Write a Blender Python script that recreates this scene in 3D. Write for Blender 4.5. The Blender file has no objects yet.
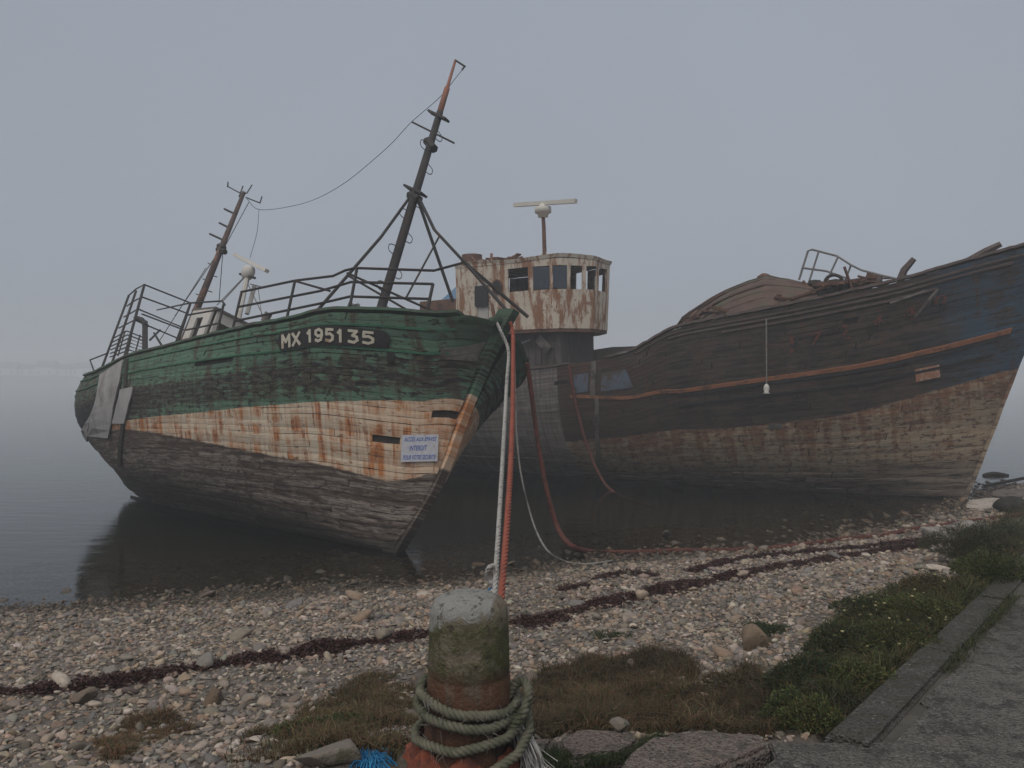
import bpy, bmesh, math, random
import numpy as np
from mathutils import Matrix, Vector
R_ = math.radians
rng = np.random.default_rng(7)
random.seed(7)
SC = bpy.context.scene
COL = SC.collection

# ------------------------------------------------------------------ camera
F = 800.0; CX, CY = 512.0, 384.0; CAMZ = 3.0; HOR = 376.0
PIT = math.atan((CY - HOR) / F)
cam = bpy.data.cameras.new('camera')
cam.sensor_width = 36.0; cam.lens = 36.0 * F / 1024.0
cam.clip_start = 0.05; cam.clip_end = 6000.0
camo = bpy.data.objects.new('camera', cam); COL.objects.link(camo)
camo.location = (0, 0, CAMZ); camo.rotation_euler = (math.pi / 2 - PIT, 0, 0)
SC.camera = camo

# ------------------------------------------------------------------ world, sun, exposure
SUN_EL, SUN_AZ = R_(58), R_(205)          # azimuth: compass from +Y clockwise, behind and left of the camera
w = bpy.data.worlds.new('World'); SC.world = w; w.use_nodes = True
nt = w.node_tree; nt.nodes.clear()
sky = nt.nodes.new('ShaderNodeTexSky'); sky.sky_type = 'NISHITA'; sky.sun_disc = False
sky.sun_elevation = SUN_EL; sky.sun_rotation = SUN_AZ; sky.dust_density = 6.0; sky.air_density = 1.0
hs = nt.nodes.new('ShaderNodeHueSaturation'); hs.inputs['Saturation'].default_value = 0.25
mx = nt.nodes.new('ShaderNodeMix'); mx.data_type = 'RGBA'
mx.inputs[0].default_value = 0.85
mx.inputs[7].default_value = (2.68, 3.04, 3.62, 1)     # even grey-blue light of the fog above
bg = nt.nodes.new('ShaderNodeBackground'); bg.inputs['Strength'].default_value = 0.1
out = nt.nodes.new('ShaderNodeOutputWorld')
L = nt.links
L.new(sky.outputs[0], hs.inputs['Color']); L.new(hs.outputs[0], mx.inputs[6])
tc = nt.nodes.new('ShaderNodeTexCoord'); nz = nt.nodes.new('ShaderNodeTexNoise'); nz.inputs['Scale'].default_value = 1.3; nz.inputs['Detail'].default_value = 3.0
mr = nt.nodes.new('ShaderNodeMapRange'); mr.inputs['To Min'].default_value = .84; mr.inputs['To Max'].default_value = 1.16     # fog banks: soft unevenness all round
vm = nt.nodes.new('ShaderNodeVectorMath'); vm.operation = 'SCALE'
L.new(tc.outputs['Generated'], nz.inputs['Vector']); L.new(nz.outputs[0], mr.inputs['Value']); L.new(mr.outputs[0], vm.inputs['Scale'])
L.new(mx.outputs[2], vm.inputs[0]); L.new(vm.outputs[0], bg.inputs['Color']); L.new(bg.outputs[0], out.inputs['Surface'])

sl = bpy.data.lights.new('sun', 'SUN'); sl.energy = 1.3; sl.angle = R_(60); sl.color = (1.0, 0.93, 0.84)
so = bpy.data.objects.new('sun', sl); COL.objects.link(so)
sd = Vector((math.sin(SUN_AZ) * math.cos(SUN_EL), math.cos(SUN_AZ) * math.cos(SUN_EL), math.sin(SUN_EL)))
so.location = sd * 60; so.rotation_euler = sd.to_track_quat('Z', 'Y').to_euler()

SC.view_settings.view_transform = 'Standard'; SC.view_settings.look = 'None'
SC.view_settings.exposure = 0.22; SC.view_settings.gamma = 1.0; SC.view_settings.use_curve_mapping = False
SC.render.engine = 'CYCLES'
cy = SC.cycles
cy.use_denoising = True; cy.max_bounces = 8; cy.diffuse_bounces = 3; cy.glossy_bounces = 3
cy.transmission_bounces = 2; cy.volume_bounces = 3; cy.transparent_max_bounces = 12
cy.caustics_reflective = False; cy.caustics_refractive = False

# ------------------------------------------------------------------ pixel <-> place
cp, sp = math.cos(PIT), math.sin(PIT)
CAM = np.array([0, 0, CAMZ])
def ray(px, py):
    a = (px - CX) / F; b = -(py - CY) / F
    return np.array([a, cp + sp * b, -sp + cp * b])
def proj(P):
    P = np.asarray(P, float) - CAM
    d = P[..., 1] * cp - P[..., 2] * sp; u = P[..., 2] * cp + P[..., 1] * sp
    return np.stack([CX + F * P[..., 0] / d, CY - F * u / d], -1)
def on_z(px, py, z):
    r = ray(px, py); return CAM + r * (z - CAMZ) / r[2]
def at_y(px, py, y):
    r = ray(px, py); return CAM + r * y / r[1]
def frame(hd, heel, pitch, org):      # local x forward, y to port, z up; heel > 0 leans to port
    h = np.array([hd[0], hd[1], 0.]); h /= np.linalg.norm(h)
    up = np.array([0, 0, 1.]); stb = np.array([h[1], -h[0], 0])
    f = h * math.cos(pitch) + up * math.sin(pitch); u0 = -h * math.sin(pitch) + up * math.cos(pitch)
    u = u0 * math.cos(heel) - stb * math.sin(heel); s = stb * math.cos(heel) + u0 * math.sin(heel)
    return np.stack([f, -s, u], 1), np.array(org, float)
def toW(fr, p): return np.asarray(p, float) @ fr[0].T + fr[1]
def pixL(fr, px, py, axis, val):
    r = ray(px, py); o = (CAM - fr[1]) @ fr[0]; d = r @ fr[0]
    return o + d * (val - o[axis]) / d[axis]
def mw(fr):
    m = Matrix.Identity(4)
    for i in range(3):
        for j in range(3): m[i][j] = fr[0][i, j]
        m[i][3] = fr[1][i]
    return m

# ------------------------------------------------------------------ node helpers
def nd(nt, t, ins=None, **props):
    n = nt.nodes.new('ShaderNode' + t)
    for k, v in props.items(): setattr(n, k, v)
    for k, v in (ins or {}).items():
        s = n.inputs[k]
        if isinstance(v, bpy.types.NodeSocket): nt.links.new(v, s)
        else: s.default_value = v
    return n
def rgb(c): return (c[0], c[1], c[2], 1.0)
def noise(nt, vec, scale, detail=4.0, rough=0.6, dist=0.0):
    return nd(nt, 'TexNoise', {'Vector': vec, 'Scale': scale, 'Detail': detail, 'Roughness': rough, 'Distortion': dist}).outputs[0]
def mapv(nt, vec, scale=(1, 1, 1), loc=(0, 0, 0)):
    return nd(nt, 'Mapping', {'Vector': vec, 'Scale': scale, 'Location': loc}).outputs[0]
def rmp(nt, f, a, b, c=0.0, d=1.0):
    return nd(nt, 'MapRange', {'Value': f, 'From Min': a, 'From Max': b, 'To Min': c, 'To Max': d}, interpolation_type='SMOOTHSTEP').outputs[0]
def mixc(nt, f, a, b):
    n = nd(nt, 'Mix', data_type='RGBA')
    for i, v in ((0, f), (6, a), (7, b)):
        if isinstance(v, bpy.types.NodeSocket): nt.links.new(v, n.inputs[i])
        else: n.inputs[i].default_value = v if i == 0 else rgb(v)
    return n.outputs[2]
def mth(nt, op, a, b=0.0, clamp=False):
    return nd(nt, 'Math', {0: a, 1: b}, operation=op, use_clamp=clamp).outputs[0]
def attr(nt, name): return nd(nt, 'Attribute', attribute_name=name)
def oco(nt): return nd(nt, 'TexCoord').outputs['Object']
def orand(nt): return nd(nt, 'ObjectInfo').outputs['Random']
def material(name, fn):
    """fn(nt) -> (colour, roughness, height, bump distance)"""
    m = bpy.data.materials.new(name); m.use_nodes = True
    nt = m.node_tree; nt.nodes.clear()
    o = nd(nt, 'OutputMaterial')
    c, r, h, bd = fn(nt)
    b = nd(nt, 'BsdfPrincipled')
    for k, v in (('Base Color', c), ('Roughness', r)):
        if isinstance(v, bpy.types.NodeSocket): nt.links.new(v, b.inputs[k])
        else: b.inputs[k].default_value = rgb(v) if k == 'Base Color' else v
    b.inputs['Specular IOR Level'].default_value = 0.3
    if h is not None:
        bp = nd(nt, 'Bump', {'Height': h, 'Distance': bd, 'Strength': 0.8})
        nt.links.new(bp.outputs[0], b.inputs['Normal'])
    nt.links.new(b.outputs[0], o.inputs['Surface'])
    return m
def worn(name, c1, c2, c3, a=0.55, b=0.68, scale=3.0, rough=0.8, stretch=(1, 1, 1), bump=0.006):
    """two-tone base with patches of a third colour (rust, bare wood)"""
    def fn(nt):
        v = mapv(nt, oco(nt), stretch)
        n1 = noise(nt, v, scale * 2.3, 6, .65); n2 = noise(nt, v, scale, 8, .7); n3 = noise(nt, v, scale * 14, 3)
        base = mixc(nt, rmp(nt, n1, .3, .7), c1, c2)
        col = mixc(nt, rmp(nt, n2, a, b), base, c3)
        return col, rough, mth(nt, 'ADD', n2, mth(nt, 'MULTIPLY', n3, .5)), bump
    return material(name, fn)

# ------------------------------------------------------------------ object helpers
def setp(o, label=None, cat=None, group=None, kind=None):
    for k, v in (('label', label), ('category', cat), ('group', group), ('kind', kind)):
        if v: o[k] = v
    return o
def link(name, me, mat, parent=None, smooth=False):
    o = bpy.data.objects.new(name, me); COL.objects.link(o)
    if mat and not me.materials: me.materials.append(mat)
    if parent: o.parent = parent
    if smooth: me.shade_smooth()
    return o
def mesh(V, Fc, name='mesh'):
    me = bpy.data.meshes.new(name)
    me.from_pydata([tuple(map(float, v)) for v in V], [], [tuple(map(int, f)) for f in Fc]); me.update(); return me
def npmesh(V, Q, name='mesh', n=4):
    """fast mesh from arrays: V (N,3), Q (M,n)"""
    me = bpy.data.meshes.new(name)
    V = np.ascontiguousarray(V, np.float32); Q = np.ascontiguousarray(Q, np.int32)
    me.vertices.add(len(V)); me.vertices.foreach_set('co', V.ravel())
    me.loops.add(Q.size); me.loops.foreach_set('vertex_index', Q.ravel())
    me.polygons.add(len(Q)); me.polygons.foreach_set('loop_start', np.arange(0, Q.size, n, dtype=np.int32))
    me.update(calc_edges=True); return me
def vcol(me, C, name='Col'):
    C = np.asarray(C, np.float32)
    a = me.color_attributes.new(name, 'FLOAT_COLOR', 'POINT')
    a.data.foreach_set('color', np.concatenate([C, np.ones((len(C), 1), np.float32)], 1).ravel())
def empty(name, fr=None, loc=None):
    o = bpy.data.objects.new(name, None); o.empty_display_size = .2; COL.objects.link(o)
    if fr is not None: o.matrix_world = mw(fr)
    if loc is not None: o.location = loc
    return o
class MB:
    def __init__(s): s.v = []; s.f = []
    def add(s, V, Fc):
        n = len(s.v); s.v += [tuple(map(float, p)) for p in V]; s.f += [tuple(i + n for i in q) for q in Fc]; return s
    def box(s, lo, hi):
        x0, y0, z0 = lo; x1, y1, z1 = hi
        return s.add([(x0,y0,z0),(x1,y0,z0),(x1,y1,z0),(x0,y1,z0),(x0,y0,z1),(x1,y0,z1),(x1,y1,z1),(x0,y1,z1)],
                     [(0,3,2,1),(4,5,6,7),(0,1,5,4),(1,2,6,5),(2,3,7,6),(3,0,4,7)])
    def tube(s, pts, r, n=6, cap=True):
        P = np.asarray(pts, float); m = len(P)
        rr = np.full(m, r, float) if np.isscalar(r) else np.asarray(r, float)
        T = np.gradient(P, axis=0) if m > 2 else np.repeat((P[1] - P[0])[None], m, 0)
        T /= np.linalg.norm(T, axis=1)[:, None] + 1e-9
        a = np.array([0, 0, 1.]) if abs(T[0][2]) < .9 else np.array([1., 0, 0])
        u = np.cross(T[0], a); u /= np.linalg.norm(u); V = []
        for i in range(m):
            u = u - T[i] * (u @ T[i]); u /= np.linalg.norm(u); w_ = np.cross(T[i], u)
            for k in range(n):
                t = 2 * math.pi * k / n; V.append(P[i] + rr[i] * (math.cos(t) * u + math.sin(t) * w_))
        Fc = [(i*n+k, i*n+(k+1)%n, (i+1)*n+(k+1)%n, (i+1)*n+k) for i in range(m-1) for k in range(n)]
        if cap: Fc += [tuple(range(n))[::-1], tuple((m-1)*n + k for k in range(n))]
        return s.add(V, Fc)
    def bar(s, a, b, wd, ht, up=(0, 0, 1)):
        a = np.asarray(a, float); b = np.asarray(b, float); t = b - a; t /= np.linalg.norm(t)
        x = np.cross(t, up); x /= np.linalg.norm(x); y = np.cross(x, t)
        V = [p + sx * x * wd/2 + sy * y * ht/2 for p in (a, b) for sx, sy in ((-1,-1),(1,-1),(1,1),(-1,1))]
        return s.add(V, [(0,1,2,3),(7,6,5,4),(0,4,5,1),(1,5,6,2),(2,6,7,3),(3,7,4,0)])
    def lathe(s, prof, n=24, c=(0, 0, 0), jit=0.0):
        V = []; m = len(prof)
        for i, (r, z) in enumerate(prof):
            for k in range(n):
                t = 2 * math.pi * k / n; q = r * (1 + jit * math.sin(3*t + i) * .5 + random.uniform(-jit, jit))
                V.append((c[0] + q*math.cos(t), c[1] + q*math.sin(t), c[2] + z))
        Fc = [(i*n+k, i*n+(k+1)%n, (i+1)*n+(k+1)%n, (i+1)*n+k) for i in range(m-1) for k in range(n)]
        Fc += [tuple(range(n))[::-1], tuple((m-1)*n + k for k in range(n))]
        return s.add(V, Fc)
    def build(s, name, mat, parent=None, smooth=False):
        me = mesh(s.v, s.f, name); return link(name, me, mat, parent, smooth)
def smooth_path(pts, n=40):
    P = np.asarray(pts, float); d = np.r_[0, np.cumsum(np.linalg.norm(np.diff(P, axis=0), axis=1))]
    t = np.linspace(0, d[-1], n); Q = []
    for x in t:      # Catmull-Rom through the points
        i = min(max(np.searchsorted(d, x) - 1, 0), len(P) - 2); u = (x - d[i]) / (d[i+1] - d[i])
        p0 = P[i-1] if i > 0 else 2*P[0] - P[1]; p1, p2 = P[i], P[i+1]; p3 = P[i+2] if i + 2 < len(P) else 2*P[-1] - P[-2]
        Q.append(.5 * ((2*p1) + (p2-p0)*u + (2*p0-5*p1+4*p2-p3)*u*u + (3*p1-p0-3*p2+p3)*u**3))
    return np.array(Q)
def rope_mesh(path, r, turns_per_m=6, n=6, strands=3, step=None):
    """twisted strands laid along a path, as one mesh"""
    P = np.asarray(path, float); d = np.r_[0, np.cumsum(np.linalg.norm(np.diff(P, axis=0), axis=1))]
    step = step or 1 / turns_per_m / 8
    m = max(8, int(d[-1] / step)); t = np.linspace(0, d[-1], m)
    Q = np.stack([np.interp(t, d, P[:, k]) for k in range(3)], 1)
    T = np.gradient(Q, axis=0); T /= np.linalg.norm(T, axis=1)[:, None] + 1e-9
    u = np.cross(T[0], (0.3, 0.2, 1.)); u /= np.linalg.norm(u); U = []
    for i in range(m):
        u = u - T[i] * (u @ T[i]); u /= np.linalg.norm(u); U.append(u.copy())
    U = np.array(U); W = np.cross(T, U); b = MB()
    for k in range(strands):
        a = 2*math.pi*(t * turns_per_m + k / strands)
        b.tube(Q + (np.cos(a)[:, None]*U + np.sin(a)[:, None]*W) * r * .52, r * .52, n)
    return b
def lerp(a, b, t): return np.asarray(a, float) * (1 - t) + np.asarray(b, float) * t

# ================================================================== SETTING: terrain, water, quay, far shore, haze
SHORE = np.array([(-300., -60), (-60, 3), (-25, 8.0)] +
                 [on_z(px, py, 0)[:2] for px, py in ((0, 606), (110, 606), (210, 600), (330, 590), (430, 583), (520, 573), (600, 562), (690, 554),
                  (780, 546), (870, 531), (925, 516), (962, 504), (985, 490), (1003, 485))] + [np.array(p) for p in ((16.0, 21.5), (22, 22), (60, 30), (300, 90))])
QZ = 1.4
K0 = np.array([1.40, 3.55]); K1 = on_z(1012, 562, QZ)[:2]
KE = (K1 - K0) / np.linalg.norm(K1 - K0); KN = np.array([KE[1], -KE[0]])     # along the kerb, and towards the slab
K2 = K0 + KE * 5.2
QUAY = np.array([(-60, -3.0), (-14, 2.35), (-0.85, 2.95), (-0.7, 3.38), (0.15, 3.52), K0, K2, K2 + np.array([3.0, .4]), (60, 9), (60, -12), (-60, -12)])

def seg_dist(P, A, B):
    d = B - A; t = np.clip(((P - A) @ d) / (d @ d), 0, 1)
    return np.linalg.norm(P - (A + t[:, None] * d), axis=1)
def shore_d(P):
    best = np.full(len(P), 1e9); sg = np.ones(len(P))
    for A, B in zip(SHORE[:-1], SHORE[1:]):
        dd = seg_dist(P, A, B); d = B - A
        cr = d[0] * (P[:, 1] - A[1]) - d[1] * (P[:, 0] - A[0])
        m = dd < best; best[m] = dd[m]; sg[m] = np.where(cr[m] > 0, -1, 1)
    return best * sg                       # > 0 on land
def in_poly(P, poly):
    c = np.zeros(len(P), bool); n = len(poly)
    for i in range(n):
        a, b = poly[i], poly[(i + 1) % n]
        c ^= ((a[1] > P[:, 1]) != (b[1] > P[:, 1])) & (P[:, 0] < (b[0] - a[0]) * (P[:, 1] - a[1]) / (b[1] - a[1] + 1e-12) + a[0])
    return c
def quay_d(P):
    d = np.min([seg_dist(P, QUAY[i], QUAY[(i + 1) % len(QUAY)]) for i in range(len(QUAY))], axis=0)
    return np.where(in_poly(P, QUAY), -d, d)
_ph = rng.uniform(0, 6.28, (14, 2)); _fq = rng.normal(0, 1, (14, 2))
def lump(P, s):
    return sum(np.sin((P @ _fq[i]) * s + _ph[i, 0]) for i in range(14)) / 14.
def height(P):
    P = np.atleast_2d(np.asarray(P, float))
    d = shore_d(P); q = quay_d(P)
    z = np.where(d > 0, 1.15 * np.tanh(d / 7.0), np.maximum(-2.2, -0.055 * np.abs(d) - .0006 * d * d))
    near = np.exp(-np.maximum(0, P[:, 1] - 20) / 20.)
    z = z + near * (.05 * lump(P, 1.3) + .02 * lump(P, 4.1)) * np.clip(1 + d * .1, .3, 1)
    bank = 1.33 - .30 * np.maximum(0, q - .15) + .03 * lump(P, 5.0)
    k = .08; h = np.clip(.5 + .5 * (z - bank) / k, 0, 1)
    z = bank * (1 - h) + z * h + k * h * (1 - h)
    return np.where(q < .02, np.minimum(z, 1.22), z)
def ground(px, py):
    """where the line of sight through a pixel meets the terrain"""
    r = ray(px, py); ts = np.linspace(2.5, 60, 1500)
    Q = CAM + r * ts[:, None]; zz = height(Q[:, :2]); i = int(np.argmax(Q[:, 2] <= zz)) if np.any(Q[:, 2] <= zz) else -1
    return np.array([Q[i, 0], Q[i, 1], zz[i]])

# --- beach / sea bed: one sheet to the horizon
gx = np.unique(np.r_[-700, -400, -200, -120, -70, -45, -30, -22, np.arange(-16, 18, .13), 22, 30, 45, 70, 120, 200, 400, 700])
gy = np.unique(np.r_[-40, -20, -10, -5, np.arange(-2, 26, .13), 28, 32, 38, 46, 60, 80, 120, 200, 350, 500, 700])
XX, YY = np.meshgrid(gx, gy); PP = np.stack([XX.ravel(), YY.ravel()], 1)
ZZ = height(PP)
ii = np.arange(len(gx) * len(gy)).reshape(len(gy), len(gx))
Q = np.stack([ii[:-1, :-1], ii[:-1, 1:], ii[1:, 1:], ii[1:, :-1]], -1).reshape(-1, 4)
def m_beach(nt):
    p = nd(nt, 'NewGeometry').outputs['Position']
    v1 = nd(nt, 'TexVoronoi', {'Vector': p, 'Scale': 16.0, 'Randomness': 1.0})
    z = nd(nt, 'SeparateXYZ', {0: p}).outputs[2]
    n1 = noise(nt, p, 1.2, 6); n2 = noise(nt, p, 30, 4)
    hue = nd(nt, 'SeparateColor', {0: v1.outputs['Color']}).outputs[0]
    peb = mixc(nt, hue, (.10, .086, .072), (.22, .185, .155))
    soil = mixc(nt, n2, (.045, .035, .025), (.10, .08, .06))
    c = mixc(nt, rmp(nt, n1, .35, .6, 0.25, .9), soil, peb)
    wet = rmp(nt, mth(nt, 'ADD', z, mth(nt, 'MULTIPLY', n1, .12)), .08, .24)
    c = mixc(nt, wet, mixc(nt, n2, (.035, .033, .026), (.075, .065, .048)), c)
    alg = rmp(nt, z, -.45, -.02)
    c = mixc(nt, alg, mixc(nt, n1, (.016, .016, .009), (.040, .038, .022)), c)
    return c, .85, mth(nt, 'ADD', mth(nt, 'MULTIPLY', v1.outputs['Distance'], -1.0), n2), .03
MAT_BEACH = material('shingle', m_beach)
beach = setp(link('beach', npmesh(np.c_[PP, ZZ], Q, 'beach'), MAT_BEACH, smooth=True), 'sloping shingle beach running down into the shallow water', 'beach', kind='structure')

# --- water: one rippled sheet, clear enough at the edge to show the stones below
def m_water():
    m = bpy.data.materials.new('sea_water'); m.use_nodes = True; nt = m.node_tree; nt.nodes.clear()
    p = nd(nt, 'NewGeometry').outputs['Position']
    a = noise(nt, mapv(nt, p, (.55, 2.0, 1)), 1.5, 3, .5, .4); b = noise(nt, mapv(nt, p, (1.0, 2.6, 1)), 7.0, 3, .55)
    h = mth(nt, 'ADD', mth(nt, 'MULTIPLY', a, 1.0), mth(nt, 'MULTIPLY', b, .28))
    bp = nd(nt, 'Bump', {'Height': h, 'Distance': .032, 'Strength': .22})
    fr = nd(nt, 'Fresnel', {'IOR': 1.333, 'Normal': bp.outputs[0]})
    gl = nd(nt, 'BsdfGlossy', {'Color': (.93, .95, .96, 1), 'Roughness': .045, 'Normal': bp.outputs[0]})
    tr = nd(nt, 'BsdfTransparent', {'Color': (.60, .58, .48, 1)})
    ms = nd(nt, 'MixShader', {0: fr.outputs[0], 1: tr.outputs[0], 2: gl.outputs[0]})
    nt.links.new(ms.outputs[0], nd(nt, 'OutputMaterial').inputs['Surface']); return m
wx = np.linspace(-700, 700, 29); wy = np.linspace(-40, 700, 16)
WX, WY = np.meshgrid(wx, wy); ii = np.arange(len(wx) * len(wy)).reshape(len(wy), len(wx))
water = setp(link('water', npmesh(np.c_[WX.ravel(), WY.ravel(), 0 * WX.ravel()], np.stack([ii[:-1, :-1], ii[:-1, 1:], ii[1:, 1:], ii[1:, :-1]], -1).reshape(-1, 4), 'water'), m_water()),
             'calm grey sea water lapping at the shingle', 'water', kind='structure')

# --- quay slab, kerb, paving stones
def m_conc(c1, c2, c3):
    def fn(nt):
        p = nd(nt, 'NewGeometry').outputs['Position']
        n1 = noise(nt, p, 2.2, 6, .65); n2 = noise(nt, p, 55, 3, .7); v = nd(nt, 'TexVoronoi', {'Vector': p, 'Scale': 70.0}).outputs['Distance']
        big = noise(nt, p, 9, 5, .7)
        c = mixc(nt, rmp(nt, n1, .3, .7), c1, c2)
        c = mixc(nt, rmp(nt, big, .48, .60, 0, .8), c, c3)
        c = mixc(nt, rmp(nt, n2, .50, .66, 0, .85), c, (.025, .023, .02))
        c = mixc(nt, rmp(nt, noise(nt, mapv(nt, p, (1, 1, 1), (5, 2, 0)), 38, 3, .7), .58, .70, 0, .8), c, (.27, .25, .22))
        return c, .9, mth(nt, 'ADD', mth(nt, 'MULTIPLY', v, -1.2), mth(nt, 'MULTIPLY', big, 1.5)), .03
    return fn
MAT_CONC = material('weathered_concrete', m_conc((.12, .108, .094), (.19, .172, .15), (.055, .05, .042)))
MAT_KERB = material('kerb_concrete', m_conc((.075, .07, .06), (.11, .103, .09), (.075, .068, .045)))
MAT_SLABSTONE = material('granite_slab', m_conc((.17, .13, .108), (.22, .172, .145), (.11, .095, .078)))
def prism(poly, z0, z1, bev=.012, sub=None):
    bm = bmesh.new(); n = len(poly)
    vs = [bm.verts.new((p[0], p[1], z1)) for p in poly]; f = bm.faces.new(vs); f.normal_update()
    if f.normal.z < 0: f.normal_flip()
    r = bmesh.ops.extrude_face_region(bm, geom=[f]); bmesh.ops.translate(bm, vec=(0, 0, z0 - z1), verts=[v for v in r['geom'] if isinstance(v, bmesh.types.BMVert)])
    bmesh.ops.recalc_face_normals(bm, faces=bm.faces)
    if bev: bmesh.ops.bevel(bm, geom=[e for e in bm.edges if abs(e.verts[0].co.z - z1) < 1e-5 and abs(e.verts[1].co.z - z1) < 1e-5], offset=bev, segments=2, affect='EDGES')
    me = bpy.data.meshes.new('prism'); bm.to_mesh(me); bm.free(); return me
SK = .225
slab = [QUAY[0], QUAY[1], (-.85, 2.9), (-.7, 3.0), (.15, 3.05), (1.02, 3.06), K0 + KN * SK - KE * .42, K0 + KN * SK * 1.05, K0 + KN * (SK + .03) + KE * .62, K0 + KN * (SK - .02) + KE * .66,
        K0 + KN * (SK + .02) + KE * 1.55, K0 + KN * (SK - .01) + KE * 1.62, K0 + KN * (SK + .015) + KE * 2.7, K2 + KN * SK, K2 + np.array([3.0, .4]), (60, 9), (60, -12), (-60, -12)]
quay = setp(link('quay_pavement', prism([np.asarray(p, float) for p in slab], -.6, QZ), MAT_CONC), 'rough grey concrete quay surface at the lower right', 'pavement', kind='structure')
prev = None
for a, b in ((-.02, 1.52), (1.535, 3.0), (3.015, 5.2)):
    A = K0 + KE * a; B = K0 + KE * b
    me = prism([A, B, B + KN * .20, A + KN * .20], .2, QZ + .015 - .01 * (a > 1) , .02)
    link('kerb', me, MAT_KERB, quay)
link('groove_dirt', prism([K0 + KN*.15 - KE*.02, K0 + KN*.15 + KE*5.2, K0 + KN*.32 + KE*5.2, K0 + KN*.32 - KE*.02], .6, QZ - .010, 0), worn('groove_dirt', (.055, .048, .038), (.09, .08, .066), (.045, .045, .025)), quay)
def jag(poly, n=5, j=.02):
    o = []
    for i in range(len(poly)):
        a = np.asarray(poly[i], float); b = np.asarray(poly[(i+1) % len(poly)], float)
        for k in range(n): o.append(a + (b - a) * k / n + rng.normal(0, j, 2) * (k > 0))
    return o
def pz(px, py, z=QZ): return on_z(px, py, z)[:2]
for poly, dz in (([pz(556, 742), pz(575, 733), pz(628, 732), pz(640, 745), pz(622, 757), pz(575, 762), pz(560, 753)], .02),
                 ([pz(632, 755), pz(650, 742), pz(700, 735), pz(762, 741), pz(770, 752), pz(720, 775), pz(640, 800), pz(610, 790)], .03),
                 ([pz(520, 738), pz(554, 736), pz(550, 750), pz(535, 758)], .0),
                 ([pz(640, 738), pz(690, 732), pz(700, 733), pz(645, 742)], .005)):
    link('stone', prism(jag(poly, 4, .006), .9, QZ + dz, .02), MAT_SLABSTONE, quay)
me = prism([pz(768, 740), pz(832, 741), pz(905, 741), pz(900, 800), pz(700, 810), pz(775, 756)], .6, QZ - .004, .01)
link('concrete_apron', me, MAT_CONC, quay)

# --- far shore across the bay, almost lost in the fog
def m_far(c): return material('far', lambda nt: (mixc(nt, noise(nt, oco(nt), .08, 5), c, tuple(x * 1.7 for x in c)), .9, None, 0))
fx = np.linspace(-680, -215, 60); b = MB(); V = []
prof = [(470, -2.0), (472, 1.6), (478, 2.0), (490, 5.0), (505, 8.5), (530, 11.0), (600, 9.0), (680, -2)]
for i, x in enumerate(fx):
    e = min(1, max(0.02, (-215 - x) / 60)); e = e * (0.8 + .2 * math.sin(x * .031) + .1 * math.sin(x * .09 + 1))
    for (y, z) in prof: V.append((x, y, -2.2 + (z + 2.2) * (e if z > 0 else 1)))
m = len(prof)
b.add(V, [(i*m+k, (i+1)*m+k, (i+1)*m+k+1, i*m+k+1) for i in range(59) for k in range(m-1)])
far = setp(b.build('far_shore', m_far((.10, .11, .08)), smooth=True), 'low far shore fading into fog beyond the boats', 'shore', kind='structure')
MAT_FW = m_far((.55, .54, .52)); MAT_FR = m_far((.10, .10, .11)); MAT_FWIN = m_far((.05, .05, .06))
HSE = [(6, 30, 8, 'leftmost'), (26, 22, 7, 'second from left'), (44, 30, 9, 'middle'), (62, 24, 7, 'second from right'), (80, 26, 8, 'rightmost')]
for px, wd, hg, nm in HSE:
    P = at_y(px, 372, 492); e = setp(empty('house', loc=(P[0], 492, 3.4)), 'pale house on the foggy far shore, %s of the row' % nm, 'house', 'houses on the far shore')
    W = wd * .4
    MB().box((-W/2, 0, -4), (W/2, 8, hg * .55)).build('wall', MAT_FW, e)
    MB().add([(-W/2-.4, -.4, hg*.55), (W/2+.4, -.4, hg*.55), (W/2+.4, 8.4, hg*.55), (-W/2-.4, 8.4, hg*.55), (-W/2, 4, hg), (W/2, 4, hg)],
             [(0,1,5,4), (2,3,4,5), (0,4,3), (1,2,5), (3,2,1,0)]).build('roof', MAT_FR, e)
    for k in (-.28, .28): MB().box((W*k-.6, -.1, 1.0), (W*k+.6, .1, 2.6)).build('window', MAT_FWIN, e)

# --- fog
hz = bpy.data.materials.new('fog'); hz.use_nodes = True; n_ = hz.node_tree; n_.nodes.clear()
pv = nd(n_, 'VolumePrincipled', {'Color': (.95, .975, 1.0, 1), 'Density': .0040, 'Anisotropy': 0.0})
n_.links.new(pv.outputs[0], nd(n_, 'OutputMaterial').inputs['Volume'])
setp(MB().box((-720, -60, -3.4), (720, 720, 24)).build('haze', hz), 'sea fog filling the bay', 'fog', kind='stuff')

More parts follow.
